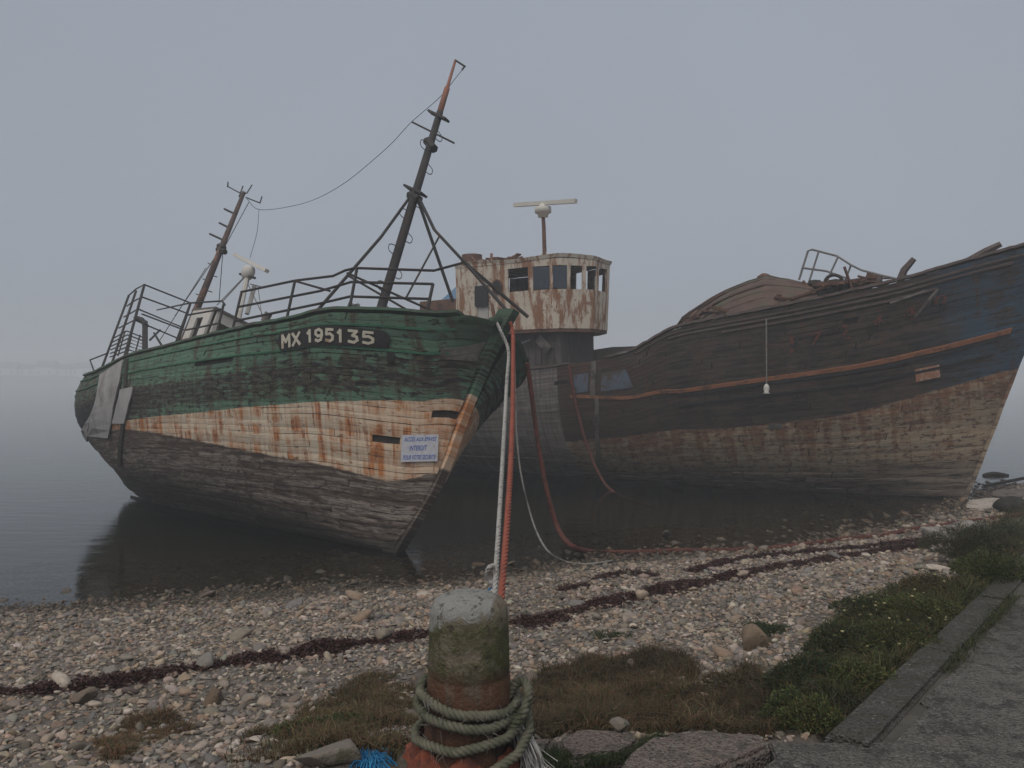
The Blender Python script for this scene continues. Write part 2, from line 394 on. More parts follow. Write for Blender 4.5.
# ================================================================== HULLS
class Hull:
    def __init__(s, fr, stem, stern, B, sa, sf, rail_px, sect=(2.3, 1.5), pf=(1.15, 2.6), pq=(1.1, .55), keel_rise=0.0, flare=0.0, vfine=1.2):
        s.fr, s.B, s.sa, s.sf, s.pf, s.pq, s.se, s.vfine, s.kr, s.flare = fr, B, sa, sf, pf, pq, sect, vfine, keel_rise, flare
        s.stem = np.array(stem); s.stern = np.array(stern); s.ztop = s.stem[-1, 1]
        s.ss = np.linspace(0, 1, 121); s.zr = np.full(121, s.ztop)
        rp = np.array(sorted(rail_px))
        for i, q in enumerate(s.ss):          # the sheer: rail height at each station, so that it runs along the line seen
            x, y = s.xy(np.array([q]), np.array([1.0]), s.zr[i:i+1])
            lo, hi = 1.2, 9.0
            for _ in range(40):
                z = (lo + hi) / 2; p = proj(toW(fr, (x[0], -y[0], z)))
                if p[1] > np.interp(p[0], rp[:, 0], rp[:, 1]): lo = z
                else: hi = z
            s.zr[i] = z
        k = int(.05 * 120); s.zr[:k] = s.zr[k]
        s.zr = np.convolve(np.pad(s.zr, 2, 'edge'), np.ones(5) / 5, 'valid')
        S, Vv = np.meshgrid(np.linspace(.004, .999, 500), np.linspace(.01, 1, 240)); s._S, s._V = S, Vv
        s._px = proj(toW(fr, s.pos(S, Vv, -1)))
    def xy(s, q, v, zr):
        xst = np.interp(v * s.ztop, s.stem[:, 1], s.stem[:, 0]); xa = np.interp(v, s.stern[:, 1], s.stern[:, 0])
        x = xa + (xst - xa) * q
        a = np.clip(q / s.sa, 0, 1); aft = np.maximum(0, 1 - (1 - a) ** 2.3) ** (.5 + s.vfine * (1 - v) ** 1.5)
        f = np.clip((q - s.sf) / (1 - s.sf), 0, 1); pf = s.pf[0] + (s.pf[1] - s.pf[0]) * v
        fwd = np.maximum(0, 1 - f ** pf) ** (s.pq[0] + (s.pq[1] - s.pq[0]) * v)
        sec = np.maximum(0, 1 - (1 - v) ** s.se[0]) ** (1 / s.se[1])
        fl = 1 + s.flare * np.clip(v - .5, 0, 1) * f * 2
        y = .07 + s.B * sec * aft * fwd * fl
        return x, y
    def pos(s, q, v, side=-1, off=0.0):
        q, v = np.broadcast_arrays(np.asarray(q, float), np.asarray(v, float))
        def raw(q, v):
            zr = np.interp(q, s.ss, s.zr); x, y = s.xy(q, v, zr); zk = s.kr * np.clip(1 - q / .3, 0, 1) ** 2
            return np.stack([x, side * y, zk + (zr - zk) * v], -1)
        P = raw(q, v)
        if np.any(off):
            e = 2e-3; q0, q1 = np.clip(q - e, 0, 1), np.clip(q + e, 0, 1); v0, v1 = np.clip(v - e, 0, 1), np.clip(v + e, 0, 1)
            N = np.cross(raw(q1, v) - raw(q0, v), raw(q, v1) - raw(q, v0)) * (1 if side < 0 else -1)
            N /= np.linalg.norm(N, axis=-1)[..., None] + 1e-12
            P = P + N * np.asarray(off)[..., None]
        return P
    def sv(s, px, py):                        # station and height on the starboard side seen at a pixel
        d = (s._px[..., 0] - px) ** 2 + (s._px[..., 1] - py) ** 2
        d = d + 40 * (s._S < .02)
        i = np.unravel_index(np.argmin(d), d.shape); q, v = float(s._S[i]), float(s._V[i]); e = 1e-3
        for _ in range(4):
            p = proj(toW(s.fr, s.pos(q, v))); J = np.stack([(proj(toW(s.fr, s.pos(q + e, v))) - p) / e, (proj(toW(s.fr, s.pos(q, v + e))) - p) / e], 1)
            if abs(np.linalg.det(J)) < 1e3: break
            dq = np.clip(np.linalg.solve(J, np.array([px, py]) - p), -.004, .004); q = float(np.clip(q + dq[0], .003, .999)); v = float(np.clip(v + dq[1], .005, 1))
        return q, v
    def patch(s, corners, n=8, m=4, off=.05, th=.02):
        """a bent board over the planking: corners tl, tr, br, bl as pixels"""
        C = [np.array(c, float) for c in corners]; V = []; Fc = []
        bil = lambda a, b: (C[0]*(1-a) + C[1]*a) * (1-b) + (C[3]*(1-a) + C[2]*a) * b
        K9 = np.array([[s.sv(*bil(a, b)) for a in (0, .5, 1)] for b in (0, .5, 1)])
        lg = lambda t: np.array([(1-t)*(1-2*t), 4*t*(1-t), t*(2*t-1)])
        for o in (off, off - th):
            for j in range(m + 1):
                for i in range(n + 1):
                    a, b = i / n, j / m; q = np.einsum('i,j,ijk->k', lg(b), lg(a), K9)
                    V.append(s.pos(*q, -1, np.array(o)))
        K = (n+1) * (m+1)
        for j in range(m):
            for i in range(n):
                k = j*(n+1)+i; Fc += [(k, k+n+1, k+n+2, k+1), (K+k, K+k+1, K+k+n+2, K+k+n+1)]
        ed = [i for i in range(n+1)] + [(j)*(n+1)+n for j in range(1, m+1)] + [m*(n+1)+i for i in range(n-1, -1, -1)] + [j*(n+1) for j in range(m-1, 0, -1)]
        for a, b in zip(ed, ed[1:] + ed[:1]): Fc.append((a, b, K+b, K+a))
        return MB().add(V, Fc)

def hull_attrs(me, H, qv, gfn, wfn):
    q, v = qv[:, 0], qv[:, 1]
    x = H.pos(q, v, -1)
    for nm, val in (('gd', (v - gfn(q)) * 5.0), ('wd', (v - wfn(q)) * 5.0)):
        a = me.attributes.new(nm, 'FLOAT', 'POINT'); a.data.foreach_set('value', np.asarray(val, np.float32))
    a = me.attributes.new('hp', 'FLOAT_VECTOR', 'POINT')
    a.data.foreach_set('vector', np.stack([x[:, 0], v * 5.0, 0 * v], 1).astype(np.float32).ravel())

def plank_grid(H, q0, q1, v0, v1, side, off, th, nseg, jit=0.0):
    if q1 > .95: nseg += 6
    n = nseg + 1; t = np.linspace(0, 1, n)
    q = q0 + (q1 - q0) * (1 - (1 - t) ** 2.4 if q1 > .95 else t)
    a = v0 + rng.normal(0, jit, n); b = v1 + rng.normal(0, jit, n)
    o = off + rng.normal(0, .0015, n)
    V = np.concatenate([H.pos(q, a, side, o - .002), H.pos(q, (a+b)/2, side, o + .001), H.pos(q, b, side, o - .002), H.pos(q, b, side, o - th), H.pos(q, a, side, o - th)])
    qv = np.stack([np.tile(q, 5), np.concatenate([a, (a+b)/2, b, b, a])], 1)
    Fc = []
    for k in range(4):
        for i in range(nseg):
            f = (k*n+i, k*n+i+1, (k+1)*n+i+1, (k+1)*n+i); Fc.append(f if side < 0 else f[::-1])
    Fc += [(0, n, 2*n, 3*n, 4*n), tuple(n-1 + k*n for k in (4, 3, 2, 1, 0))]
    return V, Fc, qv

def build_planking(H, hull, mat, N, seg, gfn, wfn, holes=(), rough_v=.4, port_parts=0.0, off=.045):
    vs = np.linspace(.03, .995, N + 1); pb = MB(); pqv = []
    for k in range(N):
        v0, v1 = vs[k], vs[k+1]; gap = (v1 - v0) * .022
        cuts = [.006]; c = rng.uniform(.3, 1) / seg
        while c < .97: cuts.append(c); c += rng.uniform(.75, 1.25) / seg
        if 1 - cuts[-1] < .5 / seg: cuts.pop()
        cuts.append(.9994)
        low = max(0, rough_v - (v0+v1)/2) / rough_v
        for a, b in zip(cuts[:-1], cuts[1:]):
            for side in (-1, 1):
                pieces = [(a + .0006, b - (.0006 if b < .999 else 0))]
                if side < 0:
                    for (h0, h1, hv) in holes:
                        if v0 <= hv < v1:
                            np_ = []
                            for (x0, x1) in pieces:
                                if h1 <= x0 or h0 >= x1: np_.append((x0, x1))
                                else:
                                    if h0 - x0 > .01: np_.append((x0, h0))
                                    if x1 - h1 > .01: np_.append((h1, x1))
                            pieces = np_
                for (x0, x1) in pieces:
                    o = off + rng.normal(0, .0016) + low * rng.normal(0, .008) - (.012 if rng.random() < .05 * (1 + 4*low) else 0)
                    g0 = gap * (1 + (rng.random() < .10) * 3 * rng.random() + low * 2.5 * rng.random())
                    V, Fc, qv = plank_grid(H, x0, x1, v0 + g0, v1 - gap, side, o, .035, max(3, int((x1 - x0) * 48)), jit=.0007 + .0015 * low)
                    if side < 0 or x0 > 1 - port_parts:
                        me = mesh(V, Fc, 'plank'); hull_attrs(me, H, qv, gfn, wfn)
                        link('plank', me, mat, hull, smooth=False)
                    else:
                        pb.add(V, Fc); pqv.append(qv)
    o = pb.build('far_side_planking', mat, hull); o['kind'] = 'stuff'
    hull_attrs(o.data, H, np.concatenate(pqv), gfn, wfn)

def hull_shell(H, name, mat, parent, n=60, m=20, inset=0.0):
    q = np.r_[np.linspace(0, .9, n - 16), 1 - .1 * np.linspace(.94, .08, 16) ** 2.2]; v = np.linspace(0, .992, m); S, Vv = np.meshgrid(q, v); b = MB()
    for side in (-1, 1):
        for o_ in (-inset, -inset - .10):
            P = H.pos(S, Vv, side, np.full(S.shape, o_)).reshape(-1, 3)
            Fc = [(j*n+i, j*n+i+1, (j+1)*n+i+1, (j+1)*n+i) for j in range(m-1) for i in range(n-1)]
            b.add(P, Fc if (side < 0) == (o_ == -inset) else [f[::-1] for f in Fc])
    return b.build(name, mat, parent)

def strip_along(H, q0, q1, vfn, wd, pr, side, n=60, off=.045):
    """a raised timber (wale, cap) following the planking; vfn gives its centre height"""
    q = np.linspace(q0, q1, n); v = vfn(q); h = wd / 2 / 5.0; P = []
    for dv, o in ((-h, off - .02), (-h*.85, off + pr), (h*.85, off + pr), (h, off - .02)):
        P.append(H.pos(q, np.clip(v + dv, 0, 1), side, np.full(n, o) + rng.normal(0, .003, n)))
    V = np.concatenate(P); Fc = [(k*n+i, k*n+i+1, (k+1)*n+i+1, (k+1)*n+i) for k in range(3) for i in range(n-1)]
    Fc += [(0, n, 2*n, 3*n), (4*n-1, 3*n-1, 2*n-1, n-1)]
    return MB().add(V, Fc if side < 0 else [f[::-1] for f in Fc]), np.stack([np.tile(q, 4), np.tile(v, 4)], 1)
def cap_rail(H, side, q0, q1, wd, th, n=70, z=0.0):
    q = np.linspace(q0, q1, n); P = H.pos(q, 1.0, side); y = P[:, 1] * side; V = []
    jit = rng.normal(0, .006, n)
    for dy, dz in ((.09, z), (.09, z + th), (-wd, z + th), (-wd, z)):
        A = P.copy(); A[:, 1] = side * np.maximum(y + dy, .01); A[:, 2] += dz + jit; V.append(A)
    V = np.concatenate(V); Fc = [(k*n+i, k*n+i+1, ((k+1) % 4)*n+i+1, ((k+1) % 4)*n+i) for k in range(4) for i in range(n-1)]
    Fc += [(0, n, 2*n, 3*n), (4*n-1, 3*n-1, 2*n-1, n-1)]
    return MB().add(V, Fc)
def stem_post(H, wd, fwd, aft, top=0.0):
    zs = np.r_[np.linspace(0, H.ztop, 20), H.ztop + top] if top else np.linspace(0, H.ztop, 20)
    xs = np.interp(zs, H.stem[:, 1], H.stem[:, 0]); V = []; qv = []
    if top: xs[-1] = xs[-2] + (xs[-2] - xs[-3]) * top / (zs[-2] - zs[-3])
    j = rng.normal(0, .006, len(zs))
    for dx, y in ((-aft, -wd), (fwd, -wd*.75), (fwd, wd*.75), (-aft, wd)):
        for x, z, jj in zip(xs, zs, j): V.append((x + dx + jj, y, z)); qv.append((1.0, min(1.0, z / H.ztop)))
    n = len(zs); Fc = [(k*n+i, ((k+1)%4)*n+i, ((k+1)%4)*n+i+1, k*n+i+1) for k in range(4) for i in range(n-1)]
    Fc += [(0, n, 2*n, 3*n)[::-1], tuple(k*n+n-1 for k in range(4))]
    return MB().add(V, Fc), np.array(qv)
def keel_bar(H, wd, dp):
    x0 = H.stern[0, 0]; x1 = H.stem[0, 0]
    return MB().box((x0 + .6, -wd, -dp), (x1 + .05, wd, .12))
def text_on(body, fn, nm, mat, parent, bold=.012, shear=0.0):
    """lettering as thin solid letters; fn maps (0..1, 0..1, depth) to a place"""
    cu = bpy.data.curves.new('t', 'FONT'); cu.body = body; cu.offset = bold; cu.extrude = .04; cu.shear = shear; cu.resolution_u = 3
    ob = bpy.data.objects.new('t', cu); COL.objects.link(ob)
    dg = bpy.context.evaluated_depsgraph_get(); me = bpy.data.meshes.new_from_object(ob.evaluated_get(dg))
    V = np.array([v.co[:] for v in me.vertices]); lo, hi = V.min(0), V.max(0)
    U = (V - lo) / (hi - lo + 1e-9)
    for v, u in zip(me.vertices, U): v.co = Vector([float(t) for t in fn(u[0], u[1], u[2])])
    bpy.data.objects.remove(ob); bpy.data.curves.remove(cu)
    me.materials.clear(); me.update()
    return link(nm, me, mat, parent)
def tubes(fr, name, mat, parent, segs, r, n=6):
    """one mesh of round bars; each seg is a list of (px, py, local y)"""
    b = MB()
    for s in segs: b.tube([pixL(fr, p[0], p[1], 1, p[2]) for p in s], r, n)
    return b.build(name, mat, parent)

# ------------------------------------------------------------------ hull materials
def hull_mat(name, kind):
    def fn(nt):
        hp = attr(nt, 'hp').outputs['Vector']; gd = attr(nt, 'gd').outputs['Fac']; wd = attr(nt, 'wd').outputs['Fac']
        rnd = orand(nt); x = nd(nt, 'SeparateXYZ', {0: hp}).outputs[0]
        pv = nd(nt, 'VectorMath', {0: hp, 1: nd(nt, 'CombineXYZ', {0: 0.0, 1: 0.0, 2: mth(nt, 'MULTIPLY', rnd, 30.0)}).outputs[0]}, operation='ADD').outputs[0]
        big = noise(nt, hp, .8, 5, .6); mid = noise(nt, mapv(nt, hp, (1.2, 2.4, 1)), 2.2, 8, .72)
        peel = noise(nt, mapv(nt, pv, (1.0, 5.0, 1)), 3.0, 8, .75); grain = noise(nt, mapv(nt, pv, (1.0, 14, 1)), 4.0, 6, .7)
        streak = noise(nt, mapv(nt, hp, (3.2, .22, 1)), 1.5, 5, .65); str2 = noise(nt, mapv(nt, hp, (9.0, .5, 1)), 1.3, 4, .6); fine = noise(nt, pv, 26, 5, .7)
        edge = noise(nt, hp, 6.0, 4)
        jg = mth(nt, 'MULTIPLY', mth(nt, 'SUBTRACT', edge, .5), .10)
        wood = mixc(nt, grain, (.055, .047, .042), (.21, .185, .165))
        wood = mixc(nt, rmp(nt, mid, .52, .66), wood, (.05, .034, .026))
        long_ = noise(nt, mapv(nt, pv, (.45, 3.6, 1)), 2.6, 8, .74); blot = noise(nt, mapv(nt, hp, (1.0, 1.5, 1), (7, 3, 0)), 1.7, 7, .72); spot = noise(nt, mapv(nt, hp, (1, 1.6, 1), (3, 9, 0)), 5.5, 6, .7)
        if kind == 'green':
            g = mixc(nt, rmp(nt, mid, .3, .7), (.078, .155, .102), (.135, .245, .165))
            g = mixc(nt, rmp(nt, rnd, .6, 1.0, 0, .5), g, (.105, .195, .14))
            lost = mth(nt, 'ADD', mth(nt, 'MINIMUM', rmp(nt, gd, .05, .4, .03, .13), rmp(nt, gd, .75, 1.25, .13, 0.0)), mth(nt, 'MULTIPLY', rmp(nt, x, -10.5, -5.0, .46, 0.0), rmp(nt, gd, .5, 1.4, 1, .2)))
            bare = mixc(nt, grain, (.020, .017, .015), (.12, .095, .075))
            g = mixc(nt, rmp(nt, mth(nt, 'ADD', streak, mth(nt, 'MULTIPLY', lost, .75)), .50, .66, 0, .85), g, mixc(nt, mid, (.050, .034, .022), (.115, .070, .040)))
            g = mixc(nt, rmp(nt, mth(nt, 'ADD', long_, mth(nt, 'MULTIPLY', lost, .62)), .565, .62), g, bare)
            g = mixc(nt, rmp(nt, mth(nt, 'ADD', spot, mth(nt, 'MULTIPLY', lost, .50)), .565, .60, 0, .95), g, (.018, .017, .015))
            g = mixc(nt, rmp(nt, mth(nt, 'MULTIPLY', peel, rmp(nt, blot, .45, .6)), .56, .62, 0, .8), g, (.26, .27, .24))
            g = mixc(nt, rmp(nt, mth(nt, 'MULTIPLY', grain, rmp(nt, spot, .4, .6)), .56, .62, 0, .7), g, (.15, .055, .035))
            g = mixc(nt, rmp(nt, x, .72, 1.08, 0, .72), g, mixc(nt, long_, (.018, .030, .020), (.045, .062, .038)))
            up = mixc(nt, rmp(nt, big, .3, .7), (.72, .60, .45), (.64, .54, .41))
            rust = mth(nt, 'ADD', mth(nt, 'MULTIPLY', rmp(nt, streak, .44, .60), rmp(nt, blot, .36, .56)), mth(nt, 'ADD', rmp(nt, x, -11.5, -4, .9, 0.0), rmp(nt, x, -1.2, .6, 0, .28)))
            up = mixc(nt, mth(nt, 'MULTIPLY', rust, .9, True), up, (.50, .18, .045))
            up = mixc(nt, mth(nt, 'MULTIPLY', rmp(nt, str2, .50, .62), rmp(nt, blot, .44, .60, .25, 1)), up, (.30, .088, .022))
            up = mixc(nt, rmp(nt, spot, .60, .66, 0, .9), up, (.13, .050, .026))
            up = mixc(nt, rmp(nt, blot, .62, .68, 0, .8), up, (.20, .075, .030))
            up = mixc(nt, rmp(nt, peel, .64, .68, 0, .9), up, (.04, .028, .022))
            up = mixc(nt, rmp(nt, fine, .62, .70, 0, .5), up, (.24, .17, .11))
            top = mixc(nt, rmp(nt, mth(nt, 'ADD', gd, mth(nt, 'MULTIPLY', jg, .4)), -.012, .012), up, g)
            lt = mth(nt, 'ADD', long_, rmp(nt, rnd, .2, .95, -.05, .05))
            low = mixc(nt, rmp(nt, lt, .40, .60), (.095, .066, .050), mixc(nt, rnd, (.30, .245, .20), (.42, .355, .30)))
            low = mixc(nt, rmp(nt, grain, .50, .60, 0, .85), low, (.040, .028, .024))
            low = mixc(nt, rmp(nt, spot, .54, .62, 0, .9), low, (.060, .030, .019))
            low = mixc(nt, rmp(nt, blot, .50, .62, 0, .75), low, (.050, .034, .027))
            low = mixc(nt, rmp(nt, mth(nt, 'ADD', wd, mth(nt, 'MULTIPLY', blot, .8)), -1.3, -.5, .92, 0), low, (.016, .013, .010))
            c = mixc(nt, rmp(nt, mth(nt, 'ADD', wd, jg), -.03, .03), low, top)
        else:
            d = mixc(nt, rmp(nt, mid, .3, .7), (.016, .015, .014), (.046, .042, .037))
            d = mixc(nt, rmp(nt, long_, .46, .60, 0, .85), d, mixc(nt, grain, (.035, .026, .021), (.12, .088, .070)))
            d = mixc(nt, rmp(nt, noise(nt, mapv(nt, hp, (.8, 1.6, 1), (11, 5, 0)), 1.4, 7, .74), .46, .60, 0, .85), d, mixc(nt, grain, (.060, .040, .030), (.135, .095, .070)))
            d = mixc(nt, rmp(nt, mth(nt, 'ADD', blot, mth(nt, 'MULTIPLY', rmp(nt, x, -10, -4, .18, 0), 1.0)), .52, .66, 0, .8), d, (.070, .040, .028))
            d = mixc(nt, mth(nt, 'MULTIPLY', rmp(nt, x, -1.0, .8), rmp(nt, mth(nt, 'ADD', big, peel), .86, 1.04)), d, (.045, .090, .135))
            d = mixc(nt, mth(nt, 'MULTIPLY', rmp(nt, streak, .52, .66), rmp(nt, spot, .4, .6)), d, (.095, .045, .026))
            d = mixc(nt, rmp(nt, peel, .66, .70, 0, .7), d, (.20, .18, .16))
            t = mixc(nt, rmp(nt, blot, .3, .7), (.47, .335, .215), (.38, .32, .225))
            t = mixc(nt, rmp(nt, mth(nt, 'ADD', mth(nt, 'MULTIPLY', mth(nt, 'ADD', streak, mid), .5), rmp(nt, gd, -1.2, 0, 0, .08)), .50, .62, 0, .85), t, (.23, .092, .042))
            t = mixc(nt, rmp(nt, long_, .53, .64, 0, .85), t, (.095, .060, .043))
            t = mixc(nt, rmp(nt, spot, .53, .60, 0, .85), t, (.10, .045, .028))
            t = mixc(nt, rmp(nt, peel, .58, .66, 0, .8), t, (.05, .038, .030))
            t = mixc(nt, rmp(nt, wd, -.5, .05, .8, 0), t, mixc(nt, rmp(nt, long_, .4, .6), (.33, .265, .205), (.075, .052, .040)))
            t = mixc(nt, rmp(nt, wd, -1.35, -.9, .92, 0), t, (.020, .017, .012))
            c = mixc(nt, rmp(nt, mth(nt, 'ADD', gd, mth(nt, 'MULTIPLY', jg, .6)), -.03, .03), t, d)
            gz = mth(nt, 'MULTIPLY', rmp(nt, x, -9.62, -9.55, 1, 0), rmp(nt, gd, .55, .75, 1, .8))
            c = mixc(nt, mth(nt, 'MULTIPLY', gz, .8), c, mixc(nt, rmp(nt, mth(nt, 'MULTIPLY', mth(nt, 'ADD', str2, long_), .5), .38, .62), (.32, .30, .28), (.14, .125, .115)))
        c = mixc(nt, rmp(nt, rnd, 0, 1, .0, .28), c, (.03, .026, .022))
        h = mth(nt, 'ADD', mth(nt, 'MULTIPLY', peel, 1.4), mth(nt, 'ADD', grain, mth(nt, 'MULTIPLY', fine, .35)))
        return c, rmp(nt, mid, .3, .7, .62, .88), h, .009
    return material(name, fn)
MAT_GREENHULL = hull_mat('green_cream_hull_planks', 'green'); MAT_DARKHULL = hull_mat('dark_hull_planks', 'dark')
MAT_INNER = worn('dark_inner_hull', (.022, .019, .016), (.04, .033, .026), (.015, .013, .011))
MAT_DECK = worn('old_deck_wood', (.09, .075, .06), (.13, .11, .09), (.05, .04, .03), stretch=(.4, 3, 1))
MAT_GREENP = worn('green_paint_worn', (.035, .12, .068), (.055, .165, .095), (.05, .04, .03), .54, .64, 2.5, stretch=(.6, 2, 2))
MAT_IRON = worn('dark_rusty_iron', (.030, .028, .028), (.05, .043, .04), (.085, .042, .025), .55, .7, 4)
MAT_IRON2 = worn('grey_painted_pipe', (.16, .16, .16), (.22, .21, .2), (.14, .08, .05), .55, .7, 4)
MAT_WHITE = worn('grimy_white_paint', (.52, .49, .44), (.60, .57, .52), (.30, .20, .13), .58, .72, 1.2)
MAT_PLY = worn('grey_plywood', (.26, .25, .245), (.36, .345, .335), (.20, .165, .145), .52, .70, 1.4, stretch=(1, 1, .4))
MAT_ORANGE = worn('orange_mast_paint', (.32, .135, .085), (.26, .12, .085), (.16, .11, .095), .5, .65, 5)
MAT_RUST = worn('brown_rust', (.11, .055, .035), (.16, .085, .055), (.06, .035, .028), .5, .65, 3)
MAT_OLDWOOD = worn('weathered_timber', (.10, .088, .078), (.17, .15, .135), (.05, .042, .036), .5, .62, 2, stretch=(1, 1, 1))
MAT_BLACK = worn('black_plate', (.02, .02, .022), (.035, .033, .033), (.05, .035, .03), .58, .7, 3)
MAT_CREAM = worn('cream_letter_paint', (.52, .48, .38), (.60, .55, .45), (.35, .22, .12), .56, .68, 4)

# ================================================================== GREEN BOAT
G = frame((.77, -.64), R_(22), 0.0, on_z(393, 557, -.10))
gp = lambda px, py, y: pixL(G, px, py, 1, y)
gst = [(0.0, 0.0)] + [tuple(gp(px, py, 0)[[0, 2]]) for px, py in ((411, 526), (432, 490), (442, 470), (466, 405), (490, 350), (509, 316))]
GREEN = Hull(G, gst, [(-10.2, 0), (-10.9, .2), (-11.9, .4), (-12.55, .6), (-12.6, .8), (-12.25, 1.0)], 2.25, .40, .49,
             [(60, 385), (97, 374), (130, 357), (200, 340), (260, 326), (300, 319.5), (318, 313), (335, 311), (380, 312), (430, 315), (488, 324), (500, 321), (512, 314)],
             sect=(2.0, 1.55), pf=(1.5, 2.8), pq=(.85, .42), keel_rise=.35, flare=.15, vfine=.75)
def fit_line(H, pts):
    a = sorted([H.sv(*p) for p in pts]); q = np.array([t[0] for t in a]); v = np.array([t[1] for t in a])
    return lambda s: np.interp(s, q, v)
g_line = fit_line(GREEN, [(90, 432), (129, 420), (195, 413), (278, 404.5), (317, 402), (400, 400), (462, 400)])
w_line = fit_line(GREEN, [(85, 432), (134, 429), (161, 433), (219, 444), (283, 457), (333, 466), (386, 480), (414, 478), (429, 473)])
boat = setp(empty('fishing_boat', G), 'green and cream wooden fishing boat heeled over at the water\'s edge', 'boat')
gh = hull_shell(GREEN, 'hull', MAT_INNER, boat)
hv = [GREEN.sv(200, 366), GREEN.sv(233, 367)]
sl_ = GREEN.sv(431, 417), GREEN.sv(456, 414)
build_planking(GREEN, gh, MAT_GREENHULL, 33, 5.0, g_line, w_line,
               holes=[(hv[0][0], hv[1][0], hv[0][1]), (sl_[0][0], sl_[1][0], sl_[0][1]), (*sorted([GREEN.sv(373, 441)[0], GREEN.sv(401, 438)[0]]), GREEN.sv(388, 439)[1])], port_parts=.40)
b, qv = stem_post(GREEN, .115, .11, .22, top=.10); o = b.build('stem', MAT_GREENHULL, boat); hull_attrs(o.data, GREEN, qv, lambda s: s * 0 + GREEN.sv(464, 402)[1], lambda s: s * 0 + GREEN.sv(432, 472)[1])
keel_bar(GREEN, .085, .12).build('keel', MAT_INNER, boat)
for side in (-1, 1):
    cap_rail(GREEN, side, .01, .985, .12, .05).build('cap_rail', worn('green_cap_%d' % side, (.04, .09, .055), (.07, .10, .07), (.06, .05, .04), .48, .6, 2), boat)
    for dz in (.055, .15):
        vv = lambda q, dz=dz: 1 - dz + 0 * q
        b, _ = strip_along(GREEN, .03, .985, vv, .05, .022, side); b.build('rubbing_strake', MAT_GREENP, boat)
# deck inside the bulwarks
q = np.linspace(.01, .985, 50); dk = MB(); A = GREEN.pos(q, .80, -1, -.12 + 0*q); B_ = GREEN.pos(q, .80, 1, -.12 + 0*q)
dk.add(np.concatenate([A, B_]), [(i, i+1, 51+i, 50+i) for i in range(49)]).build('deck', MAT_DECK, boat)
# plywood sheets over the quarter, a bare repair plank at the bow
GREEN.patch([(104, 376), (127, 361), (112, 437), (91, 439)], 6, 10, .10, .03).build('repair_sheet', MAT_PLY, boat)
GREEN.patch([(124, 390), (137, 387), (128, 423), (116, 423)], 4, 4, .095, .03).build('repair_sheet', MAT_PLY, boat)
for c in ([(440, 349), (487, 343), (484, 351), (440, 357)], [(440, 357.5), (484, 351.5), (479, 362), (445, 358.5)]):
    GREEN.patch(c, 5, 2, .06, .02).build('bare_plank', MAT_OLDWOOD, boat)
GREEN.patch([(128.5, 361), (131, 360), (124, 465), (121, 465)], 2, 12, .085, .04).build('batten', MAT_IRON, boat)
GREEN.patch([(388, 351), (395, 351), (395, 361), (388, 361)], 2, 2, .065, .02).build('hull_bracket', MAT_BLACK, boat)
# number board with its registration
C4 = [np.array(GREEN.sv(*p)) for p in ((284, 333.5), (386, 332), (386, 346), (284, 349.5))]
def nb(u, v, d, off=.085, th=.012):
    q = (C4[3]*(1-u) + C4[2]*u) * (1-v) + (C4[0]*(1-u) + C4[1]*u) * v
    return GREEN.pos(q[0], q[1], -1, np.array(off + th * d))
V = []; n = 26
prf = [(x, .5 + .5 * sg * 1.25 * math.sqrt(max(0, 1 - min(1, max(0, abs(x-.5) - .48) / .07) ** 2))) for sg, xs in ((1, np.linspace(-.05, 1.05, n)), (-1, np.linspace(1.05, -.05, n)[1:-1])) for x in xs]
for d in (0, 1):
    for x, y in prf: V.append(nb(x, y, d, .062, .018))
m = len(prf)
Fc = [(i, m - i, m - i - 1, i + 1) for i in range(1, n - 2)]
Fc = [(m + a, m + b_, m + c, m + d) for a, b_, c, d in Fc] + [(m, m + m - 1, m + 1)] + [(m + n - 2, m + n, m + n - 1)] + [(i, (i+1) % m, m + (i+1) % m, m + i) for i in range(m)]
plate = MB().add(V, Fc).build('number_board', MAT_BLACK, boat)
STROKE = {'M': [[(0, 0), (0, 1), (.5, .42), (1, 1), (1, 0)]], 'X': [[(0, 0), (1, 1)], [(0, 1), (1, 0)]], '1': [[(.05, .74), (.55, 1), (.55, 0)]],
          '9': [[(.9, .5), (.35, .42), (.05, .6), (.08, .88), (.5, 1), (.9, .85), (.95, .5), (.8, .12), (.4, 0), (.08, .1)]], '5': [[(.92, 1), (.12, 1), (.08, .58), (.55, .64), (.95, .45), (.92, .15), (.5, 0), (.05, .08)]],
          '3': [[(.05, 1), (.92, 1), (.45, .6), (.9, .5), (.97, .22), (.6, 0), (.05, .08)]]}
b = MB()
for ch, x0, x1, y0, y1 in (('M', 286.5, 294.5, .10, .84), ('X', 298, 305.5, .12, .86), ('1', 314, 318.5, .16, .88), ('9', 322.5, 330, .16, .88), ('5', 333.5, 341, .16, .88), ('1', 345.5, 350, .16, .88), ('3', 355.5, 364, .16, .9), ('5', 368.5, 377.5, .16, .9)):
    for st in STROKE[ch]:
        P = [np.array(((x0 + (x1 - x0)*u - 284) / 102, y0 + (y1 - y0)*v)) for u, v in st]
        for k, (p, q) in enumerate(zip(P[:-1], P[1:])):
            dd = (q - p) * np.array([7.3, 1]); dd /= np.linalg.norm(dd); nn = np.array([-dd[1] / 7.3, dd[0]]) * .085; ee = dd / np.array([7.3, 1]) * .05
            rim = [p - ee - nn, q + ee - nn, q + ee + nn, p - ee + nn]; o_ = .082 + .0012 * k
            b.add([nb(*r_, 0, o_, .01) for r_ in rim] + [nb(*r_, 1, o_, .01) for r_ in rim], [(4,5,6,7), (0,3,2,1), (0,1,5,4), (1,2,6,5), (2,3,7,6), (3,0,4,7)])
b.build('lettering', MAT_CREAM, plate)
